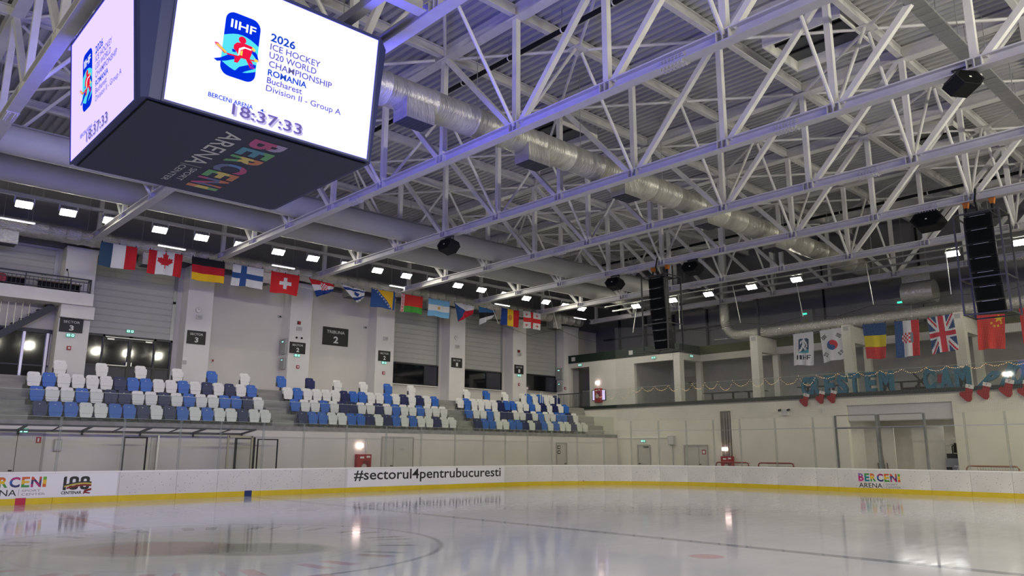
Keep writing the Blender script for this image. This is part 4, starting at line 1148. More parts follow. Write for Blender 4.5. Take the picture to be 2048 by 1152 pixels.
EF = [('white flag with a dark hockey player badge, leftmost in front of the end gallery', f_iihf, qe(4.23, 3.14, 7.80, 7.83, 3.2, 4.30, 6.10, 6.16)), ('white flag with a red and blue disc and black bars', f_korea, qe(2.80, 1.68, 7.83, 7.86, 1.60, 2.67, 6.30, 6.18)),
    ('blue yellow and red flag hung in horizontal bands', f_romania, qe(0.62, -0.50, 7.90, 7.86, -.38, .55, 6.14, 6.18)), ('blue white and red vertical flag with a checkered shield turned sideways', f_croatia_v, qe(-.88, -1.98, 7.86, 7.83, -1.92, -.85, 6.14, 6.13)),
    ('blue flag with red and white crossed bars', f_uk, qe(-2.35, -3.45, 7.85, 7.92, -3.55, -2.42, 6.28, 6.14)), ('red flag with yellow stars under the right line array speaker', f_china, qe(-4.40, -5.48, 7.72, 7.66, -5.36, -4.32, 6.15, 6.19)),
    ('red and yellow flag cut by the right picture edge', f_redyellow, qe(-6.02, -7.1, 7.82, 7.8, -7.1, -6.05, 6.2, 6.25))]
for i, (lab, fn, q) in enumerate(EF):
    make_flag('flag', lab, fn, q, 'flags in front of the end gallery', (-1, 0, 0), seed=40 + i, amp=0.035, NU=56, NV=80, curl=0.08)
t = thing('flag_cable', 'dark cable hung from thin white rods in front of the end gallery', 'cable', (XFG, 0, 9))
hang = [(14.75, 9.04, 14.34, 10.66), (11.25, 8.87, 11.27, 10.66), (7.25, 8.76, 7.6, 11.05), (3.62, 8.67, 3.9, 10.66), (0.0, 8.79, 0.18, 11.08), (-3.47, 8.80, -3.45, 10.66), (-7.0, 8.9, -6.9, 10.66)]
pts = []
for i, (y, z, _, _2) in enumerate(hang):
    pts.append((XFG, y, z))
    if i < len(hang) - 1: pts.append((XFG, (y + hang[i + 1][0]) / 2, min(z, hang[i + 1][1]) - 0.22))
MB().sweep(pts, 0.014, 6).build('cable', black, t)
MB().sweep([(XFG + .04, 9.0, 8.0), (XFG + .04, 3.7, 7.86), (XFG + .04, 0, 7.92), (XFG + .04, -4, 7.88), (XFG + .04, -9, 7.9)], 0.008, 5).build('flag_wire', greymetal, t)
for y, z, y2, z2 in hang: MB().tube((XFG, y, z), (XFG, y2, 10.92), 0.022, 6).build('rod', alu, t)
MB().box(XFG - .04, XFG + .04, -9, 17, 10.92, 10.98).build('rod_rail', greymetal, t)
for y in (15.3, 5.0, -5.0): MB().tube((XFG, y, 10.98), (XFG, y, 14.64), 0.012, 6).build('hanger_rod', greymetal, t)
for y in (8.2, 1.8, -1.7, -7.8): MB().tube((XFG, y, 7.86), (XFG, y, 8.6), 0.006, 5).build('flag_tie', greymetal, t)
# ---------------------------------------------------------------- seat-side wall: doors, shutters, windows, signs
shut_m = mat('shutter_grey', (0.45, 0.45, 0.43), 0.5, var=0.04, vscale=0.8)
def shutter(x0, x1, z0, z1, lab):
    t = thing('sectional_shutter', lab, 'shutter', ((x0 + x1) / 2, YB, z0), 'sectional shutters between pillars')
    mb = MB(); n = int(round((z1 - z0) / 0.30)); h = (z1 - z0) / n
    for k in range(n):
        za, zb_ = z0 + h * k + .012, z0 + h * (k + 1) - .006
        mb.prism([(0, za), (-.035, za + .01), (-.035, zb_ - .03), (-.012, zb_)], (x0, YB - .001, 0), (0, 1, 0), (0, 0, 1), (x1 - x0, 0, 0))
    mb.box(x0, x1, YB - .012, YB - .001, z0, z1)
    mb.build('slats', shut_m, t)
    MB().box(x1 - .10, x1 + .06, YB - .06, YB, z0, z1).build('guide_rail', greymetal, t)
shutter(3.35, 7.15, 6.95, 10.55, 'grey horizontally ribbed shutter above the dark glazed double door')
shutter(19.55, 23.35, 6.98, 10.55, 'grey ribbed shutter between two pillars, left of the three over dark windows')
shutter(24.95, 28.75, 6.95, 10.55, 'grey ribbed shutter between two pillars, middle of the three over dark windows')
shutter(30.35, 34.05, 7.02, 10.55, 'grey ribbed shutter between two pillars, right of the three over dark windows')
shutter(-2.05, 1.9, 8.75, 10.5, 'grey ribbed shutter behind the railing of the upper left balcony')
frame_m = mat('window_frame_dark', (0.010, 0.012, 0.018), 0.4)
# glazed double door
d = struct(MB().box(3.40, 7.20, YB - .03, YB - .005, 4.6, 6.95).build('door_1', dark_glass))
mb = MB()
for x in (3.40, 4.10, 5.22, 5.30, 6.36, 7.12): mb.box(x, x + .08, YB - .09, YB - .03, 4.6, 6.95)
mb.box(3.40, 7.20, YB - .09, YB - .03, 6.85, 6.95).box(3.40, 7.20, YB - .085, YB - .03, 5.50, 5.58).box(4.18, 6.36, YB - .085, YB - .03, 6.72, 6.80)
mb.build('door_frame', frame_m, d)
MB().box(3.48, 7.12, YB - .05, YB - .031, 4.65, 5.50).build('kick_panel', mat('door_panel', (0.06, 0.06, 0.065), 0.5), d)
MB().box(4.2, 6.3, YB - .14, YB - .09, 6.83, 6.86).build('door_closer_rail', alu, d)
for x in (4.28, 5.95): MB().box(x, x + .3, YB - .15, YB - .09, 6.72, 6.79).build('door_closer', alu, d)
for x in (5.17, 5.38): MB().box(x, x + .045, YB - .16, YB - .09, 5.56, 5.74).build('door_handle', alu, d)
MB().box(4.2, 5.2, YB - .13, YB - .09, 5.55, 5.58).build('push_bar', alu, d)
# dark windows under the shutters
for i, (x0, x1, z0, z1, ms) in enumerate(((19.55, 23.40, 5.68, 6.96, (22.3,)), (24.95, 28.75, 5.74, 6.92, (27.35,)), (30.35, 34.10, 5.86, 7.00, (32.9,)))):
    wn = struct(MB().box(x0, x1, YB - .025, YB - .003, z0, z1).build('window_%d' % (i + 1), dark_glass))
    mb = MB().box(x0, x1, YB - .07, YB - .025, z1 - .08, z1).box(x0, x1, YB - .07, YB - .025, z0, z0 + .06).box(x0, x0 + .07, YB - .07, YB - .025, z0, z1).box(x1 - .07, x1, YB - .07, YB - .025, z0, z1)
    for m_ in ms: mb.box(m_, m_ + .06, YB - .07, YB - .025, z0, z1)
    mb.build('window_frame', frame_m, wn)
    MB().box(x0 - .02, x1 + .02, YB - .12, YB - .003, z0 - .05, z0).build('window_sill', white, wn)
    MB().box(ms[0] + .1, x1 - .1, YB - .03, YB - .026, z0 + .06, z1 - .1).build('window_pane', mat('window_side_pane', (0.05, 0.05, 0.07), 0.15), wn)
# left side: balcony, glazing and stair
struct(MB().box(-9, 3.22, 22.08, YB, 7.96, 8.50).build('floor_balcony', mat('balcony_white', (0.78, 0.76, 0.74), 0.7, var=0.03)))
struct(MB().box(2.05, 3.38, 22.3, 22.62, 7.40, 7.96).build('trim_3', pillar_m))
t = thing('balcony_railing', 'dark bar railing on the upper left balcony', 'railing', (0, 22.2, 8.5))
MB().box(-9, 3.1, 22.16, 22.21, 9.09, 9.15).box(3.05, 3.1, 22.21, 23.3, 9.09, 9.15).build('handrail', dark_steel, t)
MB().box(-9, 3.1, 22.17, 22.20, 8.57, 8.60).box(-9, 3.1, 22.17, 22.20, 8.95, 8.98).build('lower_rail', dark_steel, t)
mb = MB(); n = 0
for k in range(75):
    x = -8.9 + .16 * k; mb.box(x, x + .018, 22.175, 22.195, 8.60, 8.95)
for k in range(7): mb.box(3.065, 3.085, 22.3 + .15 * k, 22.32 + .15 * k, 8.5, 9.09)
mb.build('bars', dark_steel, t)
for x in (-1.2, 0.55, 2.25, 3.06): MB().box(x, x + .04, 22.165, 22.205, 8.5, 9.09).build('post', dark_steel, t)
for i, (x0, x1) in enumerate(((-0.9, 0.65), (1.05, 2.75))):
    t = thing('desk', 'dark desk behind the railing of the upper left balcony, %s one' % ('left' if i == 0 else 'right'), 'desk', ((x0 + x1) / 2, 22.75, 8.5), 'balcony desks')
    MB().box(x0, x1, 22.28, 22.56, 8.84, 8.88).build('desk_top', mat('desk_wood', (0.12, 0.08, 0.05), 0.5), t)
    MB().box(x0 + .05, x1 - .05, 22.52, 22.55, 8.55, 8.84).build('modesty_panel', black, t)
    for x in (x0 + .06, x1 - .1): MB().box(x, x + .05, 22.30, 22.50, 8.5, 8.84).build('leg', black, t)
t = thing('microphone', 'black gooseneck microphone on the balcony desk', 'microphone', (2.15, 22.42, 8.88))
MB().sweep([(2.2, 22.42, 8.88), (2.2, 22.42, 9.25), (2.17, 22.40, 9.4), (2.13, 22.38, 9.46)], 0.012, 6).build('gooseneck', black, t); MB().tube((2.13, 22.38, 9.45), (2.1, 22.37, 9.53), 0.035, 8).build('head', black, t); MB().box(2.1, 2.3, 22.36, 22.48, 8.88, 8.9).build('base', black, t)
for i, x in enumerate((1.2, 1.32)):
    o = MB().tube((x, 22.42, 8.88), (x, 22.42, 9.12), 0.035, 10).tube((x, 22.42, 9.12), (x, 22.42, 9.24), 0.02, 8).build('bottle', mat('bottle_pale', (0.6, 0.58, 0.5), 0.3)); tag(o, 'pale bottle on the balcony desk, %s of two' % ('left' if i == 0 else 'right'), 'bottle', 'bottles on the balcony desk')
o = MB().prism(rrect(0.5, 0.35, .1), (-0.35, 22.3, 8.78), (1, 0, 0), (0, 0, 1), (0, .08, 0)).box(-.4, -.3, 22.33, 22.37, 8.5, 8.62).build('red_chair_back', redpaint); tag(o, 'red chair back behind the balcony railing at the left edge', 'chair')
wn = struct(MB().box(-9, 2.0, YB + .0, YB + .04, 4.6, 6.9).build('window_4', dark_glass))
mb = MB().box(-9, 2.05, YB - .06, YB - .001, 6.75, 6.92).box(-9, 2.05, YB - .05, YB - .001, 5.30, 5.36)
mb.build('window_frame', frame_m, wn)
for x in (-0.75, 0.95, 1.85): MB().box(x, x + .10, YB - .10, YB - .001, 4.6, 6.75).build('mullion', mat('mullion_purple_lit', (0.42, 0.40, 0.52), 0.3, 0.6), wn)  # light metal, with the purple light on it put into the colour
t = thing('steel_stair', 'dark steel stair rising to the balcony behind the left stand', 'stair', (0.5, 23.0, 4.6))
MB().bar((-2.4, 22.85, 4.6), (1.9, 22.85, 7.9), 0.06, 0.30).bar((-2.4, 23.25, 4.6), (1.9, 23.25, 7.9), 0.06, 0.30).build('stringer', dark_steel, t)
for k in range(14):
    x = -2.1 + .295 * k; z = 4.83 + .2264 * k + .12
    MB().box(x - .15, x + .15, 22.88, 23.22, z, z + .04).build('tread', dark_steel, t)
for k in range(9):
    x = 0.98 - .26 * k; MB().tube((x, 22.83, 4.75 + (x + 2.4) * .767), (x, 22.83, 7.96), 0.014, 6).build('hanging_rod', alu, t)
# signs
signw = mat('sign_white', (0.70, 0.70, 0.70), 0.5); signb = mat('sign_black', (0.008, 0.009, 0.010), 0.5)
def sign(x0, x1, z0, z1, y, top, num, lab):
    t = thing('wall_sign', lab, 'sign', ((x0 + x1) / 2, y, z0), 'black sector signs'); w_, h = x1 - x0, z1 - z0
    MB().box(x0, x1, y - .03, y, z0, z1).build('sign_panel', signb, t)
    mb = MB(); mb.text(top, (x0 + w_ * .15, y - .032, z0 + h * .66), (w_ * .70, 0, 0), (0, 0, h * .17), bold=0.006)
    mb.text(num, (x0 + w_ * .42, y - .032, z0 + h * .13), (w_ * .19, 0, 0), (0, 0, h * .38), bold=0.03); mb.build('lettering', signw, t)
sign(2.13, 3.05, 6.79, 7.40, YP, 'SECTOR', '3', 'black SECTOR 3 sign on the leftmost pillar below the balcony')
sign(7.59, 8.49, 6.79, 7.44, YP, 'SECTOR', '3', 'black SECTOR 3 sign on the second pillar, right of the glazed door')
sign(12.94, 13.85, 6.80, 7.40, YP, 'SECTOR', '2', 'black SECTOR 2 sign on the pillar left of the TRIBUNA sign')
sign(15.31, 16.93, 7.56, 8.58, YB + .045, 'TRIBUNA', '2', 'large black TRIBUNA 2 sign on the plain white wall')
sign(18.46, 19.28, 6.83, 7.43, YP, 'SECTOR', '2', 'black SECTOR 2 sign on the pillar right of the TRIBUNA sign')
sign(23.82, 24.68, 6.86, 7.46, YP, 'SECTOR', '1', 'black SECTOR 1 sign on the pillar between the left and middle dark windows')
sign(29.20, 30.03, 6.84, 7.44, YP, 'SECTOR', '1', 'black SECTOR 1 sign on the pillar between the middle and right dark windows')
exit_m = emitter('exit_glow', (0.55, 1.0, 0.95), 1.1); exit_g = mat('exit_green', (0.01, 0.30, 0.16), 0.5, emit=0.25)
def exit_sign(c, axis, lab, wdt=0.34, h=0.16):
    """lit escape sign: glowing plate with a small running figure and an arrow; axis: facing direction"""
    c = Vector(c); n = Vector(axis); u = Vector((0, 0, 1)).cross(n) * -1; u = Vector((n.y * -1, n.x, 0)); v = Vector((0, 0, 1))
    t = thing('exit_sign', lab, 'exit sign', tuple(c), 'lit green exit signs')
    MB().prism(rrect(wdt, h, .02, 2), c, u, v, n * .04).build('sign_plate', exit_g, t)
    mb = MB(); k = n * .0415
    mb.prism(rrect(wdt * .40, h * .72, .01, 2, -wdt * .24, 0), c + n * .04, u, v, n * .002); mb.prism(rrect(wdt * .34, h * .72, .01, 2, wdt * .26, 0), c + n * .04, u, v, n * .002)
    mb.build('lit_panel', exit_m, t)
    mb = MB(); q = c + n * .0425
    mb.poly([(wdt * .16, -.012), (wdt * .26, -.012), (wdt * .26, -.035), (wdt * .36, 0), (wdt * .26, .035), (wdt * .26, .012), (wdt * .16, .012)], q, u, v)
    mb.poly([(-wdt * .30, .022), (-wdt * .26, .035), (-wdt * .20, .02), (-wdt * .15, -.005), (-wdt * .22, .0), (-wdt * .16, -.045), (-wdt * .24, -.02), (-wdt * .32, -.045), (-wdt * .26, -.005)], q, u, v)
    mb.build('pictogram', exit_g, t)
for c, ax, lab in (((2.60, YP, 6.66), (0, -1, 0), 'lit exit sign under the leftmost SECTOR 3 sign'), ((5.24, YB - .04, 7.20), (0, -1, 0), 'lit exit sign on the shutter above the glazed double door'), ((13.40, YP, 6.70), (0, -1, 0), 'lit exit sign under the SECTOR 2 sign left of TRIBUNA'),
    ((18.87, YP, 6.74), (0, -1, 0), 'lit exit sign under the SECTOR 2 sign right of TRIBUNA'), ((29.63, YP, 6.74), (0, -1, 0), 'lit exit sign under the right SECTOR 1 sign'), ((34.5, 21.45, 7.72), (-1, 0, 0), 'lit exit sign above the left doorway of the end gallery'),
    ((34.5, 15.08, 7.70), (-1, 0, 0), 'lit exit sign above the wide opening of the end gallery'), ((35.76, 13.1, 7.74), (0, -1, 0), 'lit exit sign on the recessed corner of the end gallery'), ((XE, 15.2, 2.41), (-1, 0, 0), 'lit exit sign above the left door at the far end, ground level'),
    ((0.25, YG, 2.43), (0, -1, 0), 'lit exit sign above the pale double door at the left edge')):
    exit_sign(c, ax, lab)
# small wall fittings on the pillars
def fitting(name, lab, cat, x0, x1, z0, z1, y, dep, m, parts=None, grp=None):
    t = thing(name, lab, cat, ((x0 + x1) / 2, y, z0), grp)
    MB().box(x0, x1, y - dep, y, z0, z1).build('housing', m, t)
    for nm, (a, b, c, d_), mm in parts or ():
        MB().box(x0 + (x1 - x0) * a, x0 + (x1 - x0) * b, y - dep - .012, y - dep, z0 + (z1 - z0) * c, z0 + (z1 - z0) * d_).build(nm, mm, t)
    return t
lgrey = mat('fitting_grey', (0.42, 0.42, 0.42), 0.5); cream = mat('fitting_cream', (0.62, 0.61, 0.58), 0.5)
for x, z, lab in ((8.08, 8.12, 'grey wall loudspeaker on the second pillar, under the round clock'), (13.41, 8.13, 'grey wall loudspeaker on the pillar with the left SECTOR 2 sign'), (18.90, 8.15, 'grey wall loudspeaker on the pillar with the right SECTOR 2 sign'), (24.25, 8.18, 'grey wall loudspeaker on the pillar with the left SECTOR 1 sign'), (29.63, 8.16, 'grey wall loudspeaker on the pillar with the right SECTOR 1 sign')):
    fitting('wall_speaker', lab, 'speaker', x - .14, x + .14, z - .10, z + .10, YP, .12, cream, [('grille', (.12, .88, .15, .85), lgrey)], 'wall loudspeakers')
for x, z, lab in ((8.03, 8.47, 'round wall clock on the second pillar'), (24.19, 8.73, 'round wall clock on the pillar with the left SECTOR 1 sign')):
    t = thing('wall_clock', lab, 'clock', (x, YP, z), 'wall clocks'); MB().tube((x, YP, z), (x, YP - .04, z), 0.14, 20).build('rim', lgrey, t); MB().tube((x, YP - .041, z), (x, YP - .045, z), 0.12, 20).build('dial', white, t)
    MB().bar((x, YP - .05, z), (x + .07, YP - .05, z + .03), .012).bar((x, YP - .05, z), (x - .03, YP - .05, z + .09), .01).build('hands', black, t)
for x, z, lab in ((13.39, 8.45, 'dark red alarm beacon on the pillar with the left SECTOR 2 sign'), (29.58, 8.36, 'dark red alarm beacon on the pillar with the right SECTOR 1 sign')):
    t = thing('alarm_beacon', lab, 'alarm', (x, YP, z), 'alarm beacons'); MB().box(x - .09, x + .09, YP - .05, YP, z - .09, z + .09).build('base', mat('alarm_dark', (0.10, 0.02, 0.02), 0.5), t); MB().tube((x, YP - .05, z), (x, YP - .12, z), 0.065, 12).build('lens', redpaint, t)
for x, z, lab in ((2.60, 6.12, 'red alarm call point on the leftmost pillar'), (13.47, 6.11, 'red alarm call point on the pillar with the left SECTOR 2 sign'), (18.86, 6.17, 'red alarm call point on the pillar with the right SECTOR 2 sign'), (29.62, 6.15, 'red alarm call point on the pillar with the right SECTOR 1 sign'), (34.12, 6.15, 'red alarm call point on the rightmost pillar')):
    fitting('call_point', lab, 'alarm', x - .08, x + .08, z - .10, z + .07, YP, .05, redpaint, [('button_panel', (.25, .75, .25, .75), white)], 'alarm call points')
    t = bpy.data.objects[-1] if False else None
for x, lab in ((13.28, 'left'), (13.58, 'right')):
    t = thing('dome_camera', 'small dome camera above the left SECTOR 2 sign, %s of two' % lab, 'camera', (x, YP, 7.63), 'dome cameras'); MB().tube((x, YP, 7.66), (x, YP - .07, 7.66), 0.075, 14).build('mount', white, t); MB().tube((x, YP - .07, 7.64), (x, YP - .13, 7.62), 0.06, 12, r2=0.03).build('dome', black, t)
fitting('notice_sheet', 'white notice sheet on the edge of the second pillar', 'notice', 7.48, 7.70, 5.73, 6.16, YP, .012, white, [('print', (.1, .9, .1, .55), lgrey)])
for x, z, lab in ((7.1, 8.80, 'small grey sensor beside the shutter over the glazed door'), (12.67, 8.80, 'small grey sensor on the plain wall left of the SECTOR 2 pillar'), (18.02, 8.80, 'small grey sensor on the plain wall right of the TRIBUNA sign')):
    fitting('motion_sensor', lab, 'sensor', x - .09, x + .09, z - .06, z + .06, YB - .0 + .04, .10, lgrey, [('lens', (.3, .7, .2, .8), black)], 'motion sensors')
fitting('call_plate', 'small red plate low on the plain wall right of the second pillar', 'plate', 9.21, 9.33, 6.04, 6.26, YB + .045, .03, cream, [('mark', (.2, .8, .3, .8), redpaint)])
def panel_side(y0, y1, z0, z1, xw, lab):
    t = thing('control_panel', lab, 'control panel', (xw, (y0 + y1) / 2, z0), 'control panels')
    MB().box(xw - .14, xw - .002, y0, y1, z0, z1).build('housing', mat('panel_grey', (0.34, 0.35, 0.34), 0.45), t)
    MB().box(xw - .145, xw - .14, y0 + (y1 - y0) * .35, y0 + (y1 - y0) * .65, z0 + (z1 - z0) * .78, z0 + (z1 - z0) * .84).build('display', emitter('display_cyan', (0.3, 1.0, 0.85), 1.5), t)
    MB().box(xw - .145, xw - .14, y0 + (y1 - y0) * .3, y0 + (y1 - y0) * .5, z0 + (z1 - z0) * .12, z0 + (z1 - z0) * .28).build('dial_plate', lgrey, t)
for xw, pl in ((12.88, 'left of the SECTOR 2 pillar'), (34.05, 'on the rightmost pillar next to the gallery')):
    panel_side(22.72, 23.30, 6.75, 7.56, xw, 'tall grey control panel %s, upper one' % pl)
    panel_side(22.75, 23.22, 5.95, 6.55, xw, 'grey control panel %s, lower one' % pl)

# ---------------------------------------------------------------- ground level behind the long boards
def door_leaf(nm, x0, x1, zt_, seam=None):
    dd = struct(MB().box(x0, x1, YG - .012, YG - .001, 0, zt_).build(nm, mat('door_grey', (0.56, 0.53, 0.47), 0.6)))
    mb = MB().box(x0 - .07, x0, YG - .04, YG - .001, 0, zt_ + .07).box(x1, x1 + .07, YG - .04, YG - .001, 0, zt_ + .07).box(x0, x1, YG - .04, YG - .001, zt_, zt_ + .07)
    mb.build('door_frame', mat('door_frame_grey', (0.40, 0.38, 0.34), 0.6), dd)
    if seam: MB().box(seam - .008, seam + .008, YG - .016, YG - .012, 0, zt_).build('door_gap', black, dd)
    MB().box((seam or x1) - .16, (seam or x1) - .05, YG - .06, YG - .012, 1.03, 1.07).build('door_handle', black, dd)
    return dd
door_leaf('door_2', -1.4, 0.92, 2.34, 0.12); door_leaf('door_3', 15.45, 17.25, 2.38, 16.1); door_leaf('door_4', 27.7, 28.5, 2.2)
fitting('warning_plate', 'small red notice plate on the pale double door at the left edge', 'plate', .70, .86, 2.0, 2.22, YG - .012, .012, redpaint, [('figure', (.3, .6, .2, .8), white)])
fitting('door_plate', 'small dark plate on the pale door right of the red hose cabinet', 'plate', 16.5, 16.72, 1.80, 1.87, YG - .012, .01, lgrey)
for k, z in enumerate((2.0, 1.72)):
    fitting('door_notice', 'black and white notice on the door near the far corner, %s one' % ('upper' if k == 0 else 'lower'), 'notice', 27.75, 27.98, z - .1, z + .1, YG - .013, .01, black, [('print', (.25, .75, .25, .75), white)], 'door notices')
fitting('junction_box', 'grey junction box on the wall behind the left boards', 'box', 1.28, 1.52, 1.72, 2.15, YG, .12, lgrey, [('lid', (.1, .9, .1, .9), cream)])
def hose_cabinet(c, u, n, lab, w_=0.78, h=1.05, lampc=(1.0, 0.75, 0.7)):
    c, u, n = Vector(c) + Vector(n) * .004, Vector(u), Vector(n); v = Vector((0, 0, 1))
    t = thing('hose_cabinet', lab, 'fire hose cabinet', tuple(c), 'red fire hose cabinets')
    MB().prism([(-w_ / 2, 0), (w_ / 2, 0), (w_ / 2, h), (-w_ / 2, h)], c, u, v, n * .22).build('cabinet_body', redpaint, t)
    MB().prism([(-.08, h * .38), (w_ * .38, h * .38), (w_ * .38, h * .72), (-.08, h * .72)], c + n * .22, u, v, n * .01).build('door_panel', mat('red_paint_dark', (0.16, 0.01, 0.012), 0.4), t)
    MB().prism([(-w_ * .3, h * .82), (-w_ * .02, h * .82), (-w_ * .02, h * .9), (-w_ * .3, h * .9)], c + n * .22, u, v, n * .008).prism([(w_ * .15, h * .85), (w_ * .4, h * .85), (w_ * .4, h * .93), (w_ * .15, h * .93)], c + n * .22, u, v, n * .008).build('white_label', white, t)
    MB().tube(c + n * .23 + v * h * .45 - u * .02, c + n * .26 + v * h * .45 - u * .02, .14, 14).build('hose_reel', mat('hose_pale', (0.5, 0.42, 0.4), 0.6), t)
    o = MB().prism(rrect(.34, .20, .05, 3, -w_ * .22, h + .40), c + n * .02, u, v, n * .08).build('emergency_lamp', emitter('lamp_pink', lampc, 6.0), t)
    MB().tube(c + v * h + u * w_ * .25 + n * .08, c + v * (h + .75) + u * w_ * .25 + n * .08, .02, 6).build('water_pipe', alu, t)
    return t
hose_cabinet((14.33, YG, 0.55), (1, 0, 0), (0, -1, 0), 'red fire hose cabinet with pink lamp behind the hashtag slogan')
mb = MB()
# penalty and bench glass door frames behind the left boards
for nm, lab, x0, x1, y0, y1, h, m_, th in (('door_frame', 'black metal door frame behind the boards, left one', 3.35, 4.15, 16.2, 16.2, 2.25, black, .05), ('door_frame', 'bright metal glass door standing open beside the left black frame', 4.33, 4.33, 15.5, 16.2, 2.30, alu, .06),
    ('door_frame', 'beige metal frame of the glass door left of the blue line mark', 7.05, 8.04, 15.6, 15.6, 2.34, mat('frame_beige', (0.33, 0.31, 0.24), 0.4, 0.4), .08), ('door_frame', 'black metal frame just right behind the beige door frame', 7.72, 8.5, 16.4, 16.4, 2.30, black, .08), ('door_frame', 'thin black frame right of the bench area by the blue line mark', 8.62, 9.5, 16.3, 16.3, 2.24, black, .045)):
    t = thing(nm, lab, 'door frame', ((x0 + x1) / 2, (y0 + y1) / 2, 0), 'frames behind the boards')
    for (x, y) in ((x0, y0), (x1, y1)): MB().box(x - th / 2, x + th / 2, y - th / 2, y + th / 2, -0.03, h).build('upright', m_, t)
    MB().bar((x0, y0, h - th / 2), (x1, y1, h - th / 2), th).build('top_bar', m_, t)
    MB().bar((x0, y0, 0.03), (x1, y1, 0.03), th).build('bottom_bar', m_, t)
    gl = MB()
    if y0 == y1: gl.box(x0 + th / 2, x1 - th / 2, y0 - .005, y0 + .005, .06, h - th)
    else: gl.box(x0 - .005, x0 + .005, y0 + th / 2, y1 - th / 2, .06, h - th)
    gl.build('glass_pane', rink_glass, t)
t = thing('bench_canopy', 'dark steel canopy frame over the benches under the stand edge', 'canopy', (3, 16.6, 2.5))
MB().box(-6, 8.35, 15.95, 16.02, 2.57, 2.63).box(-6, 8.35, 17.18, 17.25, 2.42, 2.48).build('long_bar', dark_steel, t)
for k in range(7):
    x = 8.31 - 2.05 * k
    MB().bar((x, 15.98, 2.60), (x, 17.25, 2.45), .07).build('cross_bar', dark_steel, t); MB().tube((x, 17.22, 2.45), (x, 17.25, 2.30), .04, 8).build('wall_bracket', dark_steel, t)
    MB().bar((x - 1.0, 16.02, 2.595), (x - 1.0, 17.2, 2.45), .04).build('thin_bar', dark_steel, t)
# ---------------------------------------------------------------- end gallery
X1, X2 = 34.5, 36.8          # front block faces, rear row
gal = mat('gallery_white', (0.68, 0.66, 0.60), 0.8, var=0.04, vscale=0.8)
room = mat('room_wall', (0.42, 0.41, 0.40), 0.8)
mb = MB()                    # left block: wall with doorway, wide opening, header
mb.box(X1, X1 + .25, 20.62, 22.40, 7.55, 7.86).box(X1, X1 + .25, 16.70, 20.62, 4.62, 7.86).box(X1, X1 + .25, 13.6, 16.70, 7.45, 7.86).box(X1, X1 + .25, 22.40, YP, 4.62, 7.86)
struct(mb.build('wall_right_gallery', gal))
struct(MB().box(X1 + .25, X2, 20.62, 20.75, 4.62, 7.86).box(X1 + .25, 38.5, 16.72, 16.85, 4.62, 7.86).build('wall_right_recess', room))
struct(MB().box(X1 + .02, 38.5, 13.12, YP, 7.86, 7.9).build('ceiling_gallery', room))
struct(MB().box(X1 + .0, X1 + .2, 13.1, YP, 7.9, 8.46).box(X1 + .2, X2 + .02, 13.1, 13.3, 7.9, 8.46).build('trim_4', greenband))
struct(MB().box(X2, X2 + .2, -24, 13.08, 7.9, 8.46).build('trim_5', green_lit))
struct(MB().box(X2 - .02, X2 + .25, -24, 13.08, 7.48, 7.9).build('trim_6', gal))
struct(MB().box(X2 + .25, 38.5, -24, 13.1, 7.86, 7.9).build('ceiling_room', room))
struct(MB().box(X1 + .25, X2, 13.1, 13.55, 7.45, 7.86).build('trim_7', gal))
for i, yl in enumerate((13.58, 8.18, 2.78, -2.62, -8.02)):
    y0 = yl - .47
    mb = MB(); mb.box(X1, X1 + .45, y0, yl, 4.62, 7.86 if i == 0 else 8.38)
    if i: mb.box(X1 + .45, X2, y0 + .04, yl - .04, 7.45, 8.34)
    struct(mb.build('pillar', gal)); struct(MB().box(X2, X2 + .28, y0 + .02, yl - .1, 4.62, 7.48).build('pillar', gal))
    if i: fitting_l = thing('vent_plate', 'small grey plate topping a white gallery column, %s from the left' % ORD[i - 1], 'plate', (X1, (y0 + yl) / 2, 8.2), 'plates on gallery columns'); MB().box(X1 - .012, X1, y0 + .10, yl - .10, 8.08, 8.30).build('plate', lgrey, fitting_l)
# fascia, balustrade
struct(MB().box(XE - .05, XE + .02, -24, 20.3, 4.52, 4.72).build('trim_8', mat('fascia_green', (0.012, 0.022, 0.018), 0.5)))
gy = [20.2 - 1.62 * k for k in range(22)]
for k in range(21):
    t = thing('gallery_glass', 'glass balustrade pane of the end gallery, %s from the left' % ORD[k], 'balustrade', (XE, (gy[k] + gy[k + 1]) / 2, 4.72), 'glass balustrade panes of the gallery')
    MB().box(XE - .02, XE - .008, gy[k + 1] + .006, gy[k] - .006, 4.72, 5.74).build('glass_pane', rail_glass, t)
    MB().box(XE - .022, XE - .006, gy[k + 1] + .006, gy[k] - .006, 5.74, 5.752).build('top_edge', MATS['glass_edge'], t)
t = thing('stair_railing', 'dark bar railing at the top of the aisle stairs beside the gallery', 'railing', (33.3, 21.3, 4.6))
MB().box(XE - .05, XE, 20.25, 22.5, 5.60, 5.66).box(XE - .04, XE - .01, 20.25, 22.5, 4.70, 4.73).build('rail', dark_steel, t)
for k in range(16): MB().box(XE - .035, XE - .015, 20.3 + .14 * k, 20.32 + .14 * k, 4.6, 5.6).build('bar', dark_steel, t)
# door in the wide opening
dd = struct(MB().box(38.40, 38.49, 14.5, 15.6, 4.62, 6.75).build('door_5', mat('door_brownish', (0.30, 0.29, 0.26), 0.5)))
for z in (6.3, 6.0): MB().box(38.385, 38.40, 14.9, 15.15, z - .09, z + .09).build('door_notice', mat('notice_brown', (0.12, 0.08, 0.05), 0.6), dd)
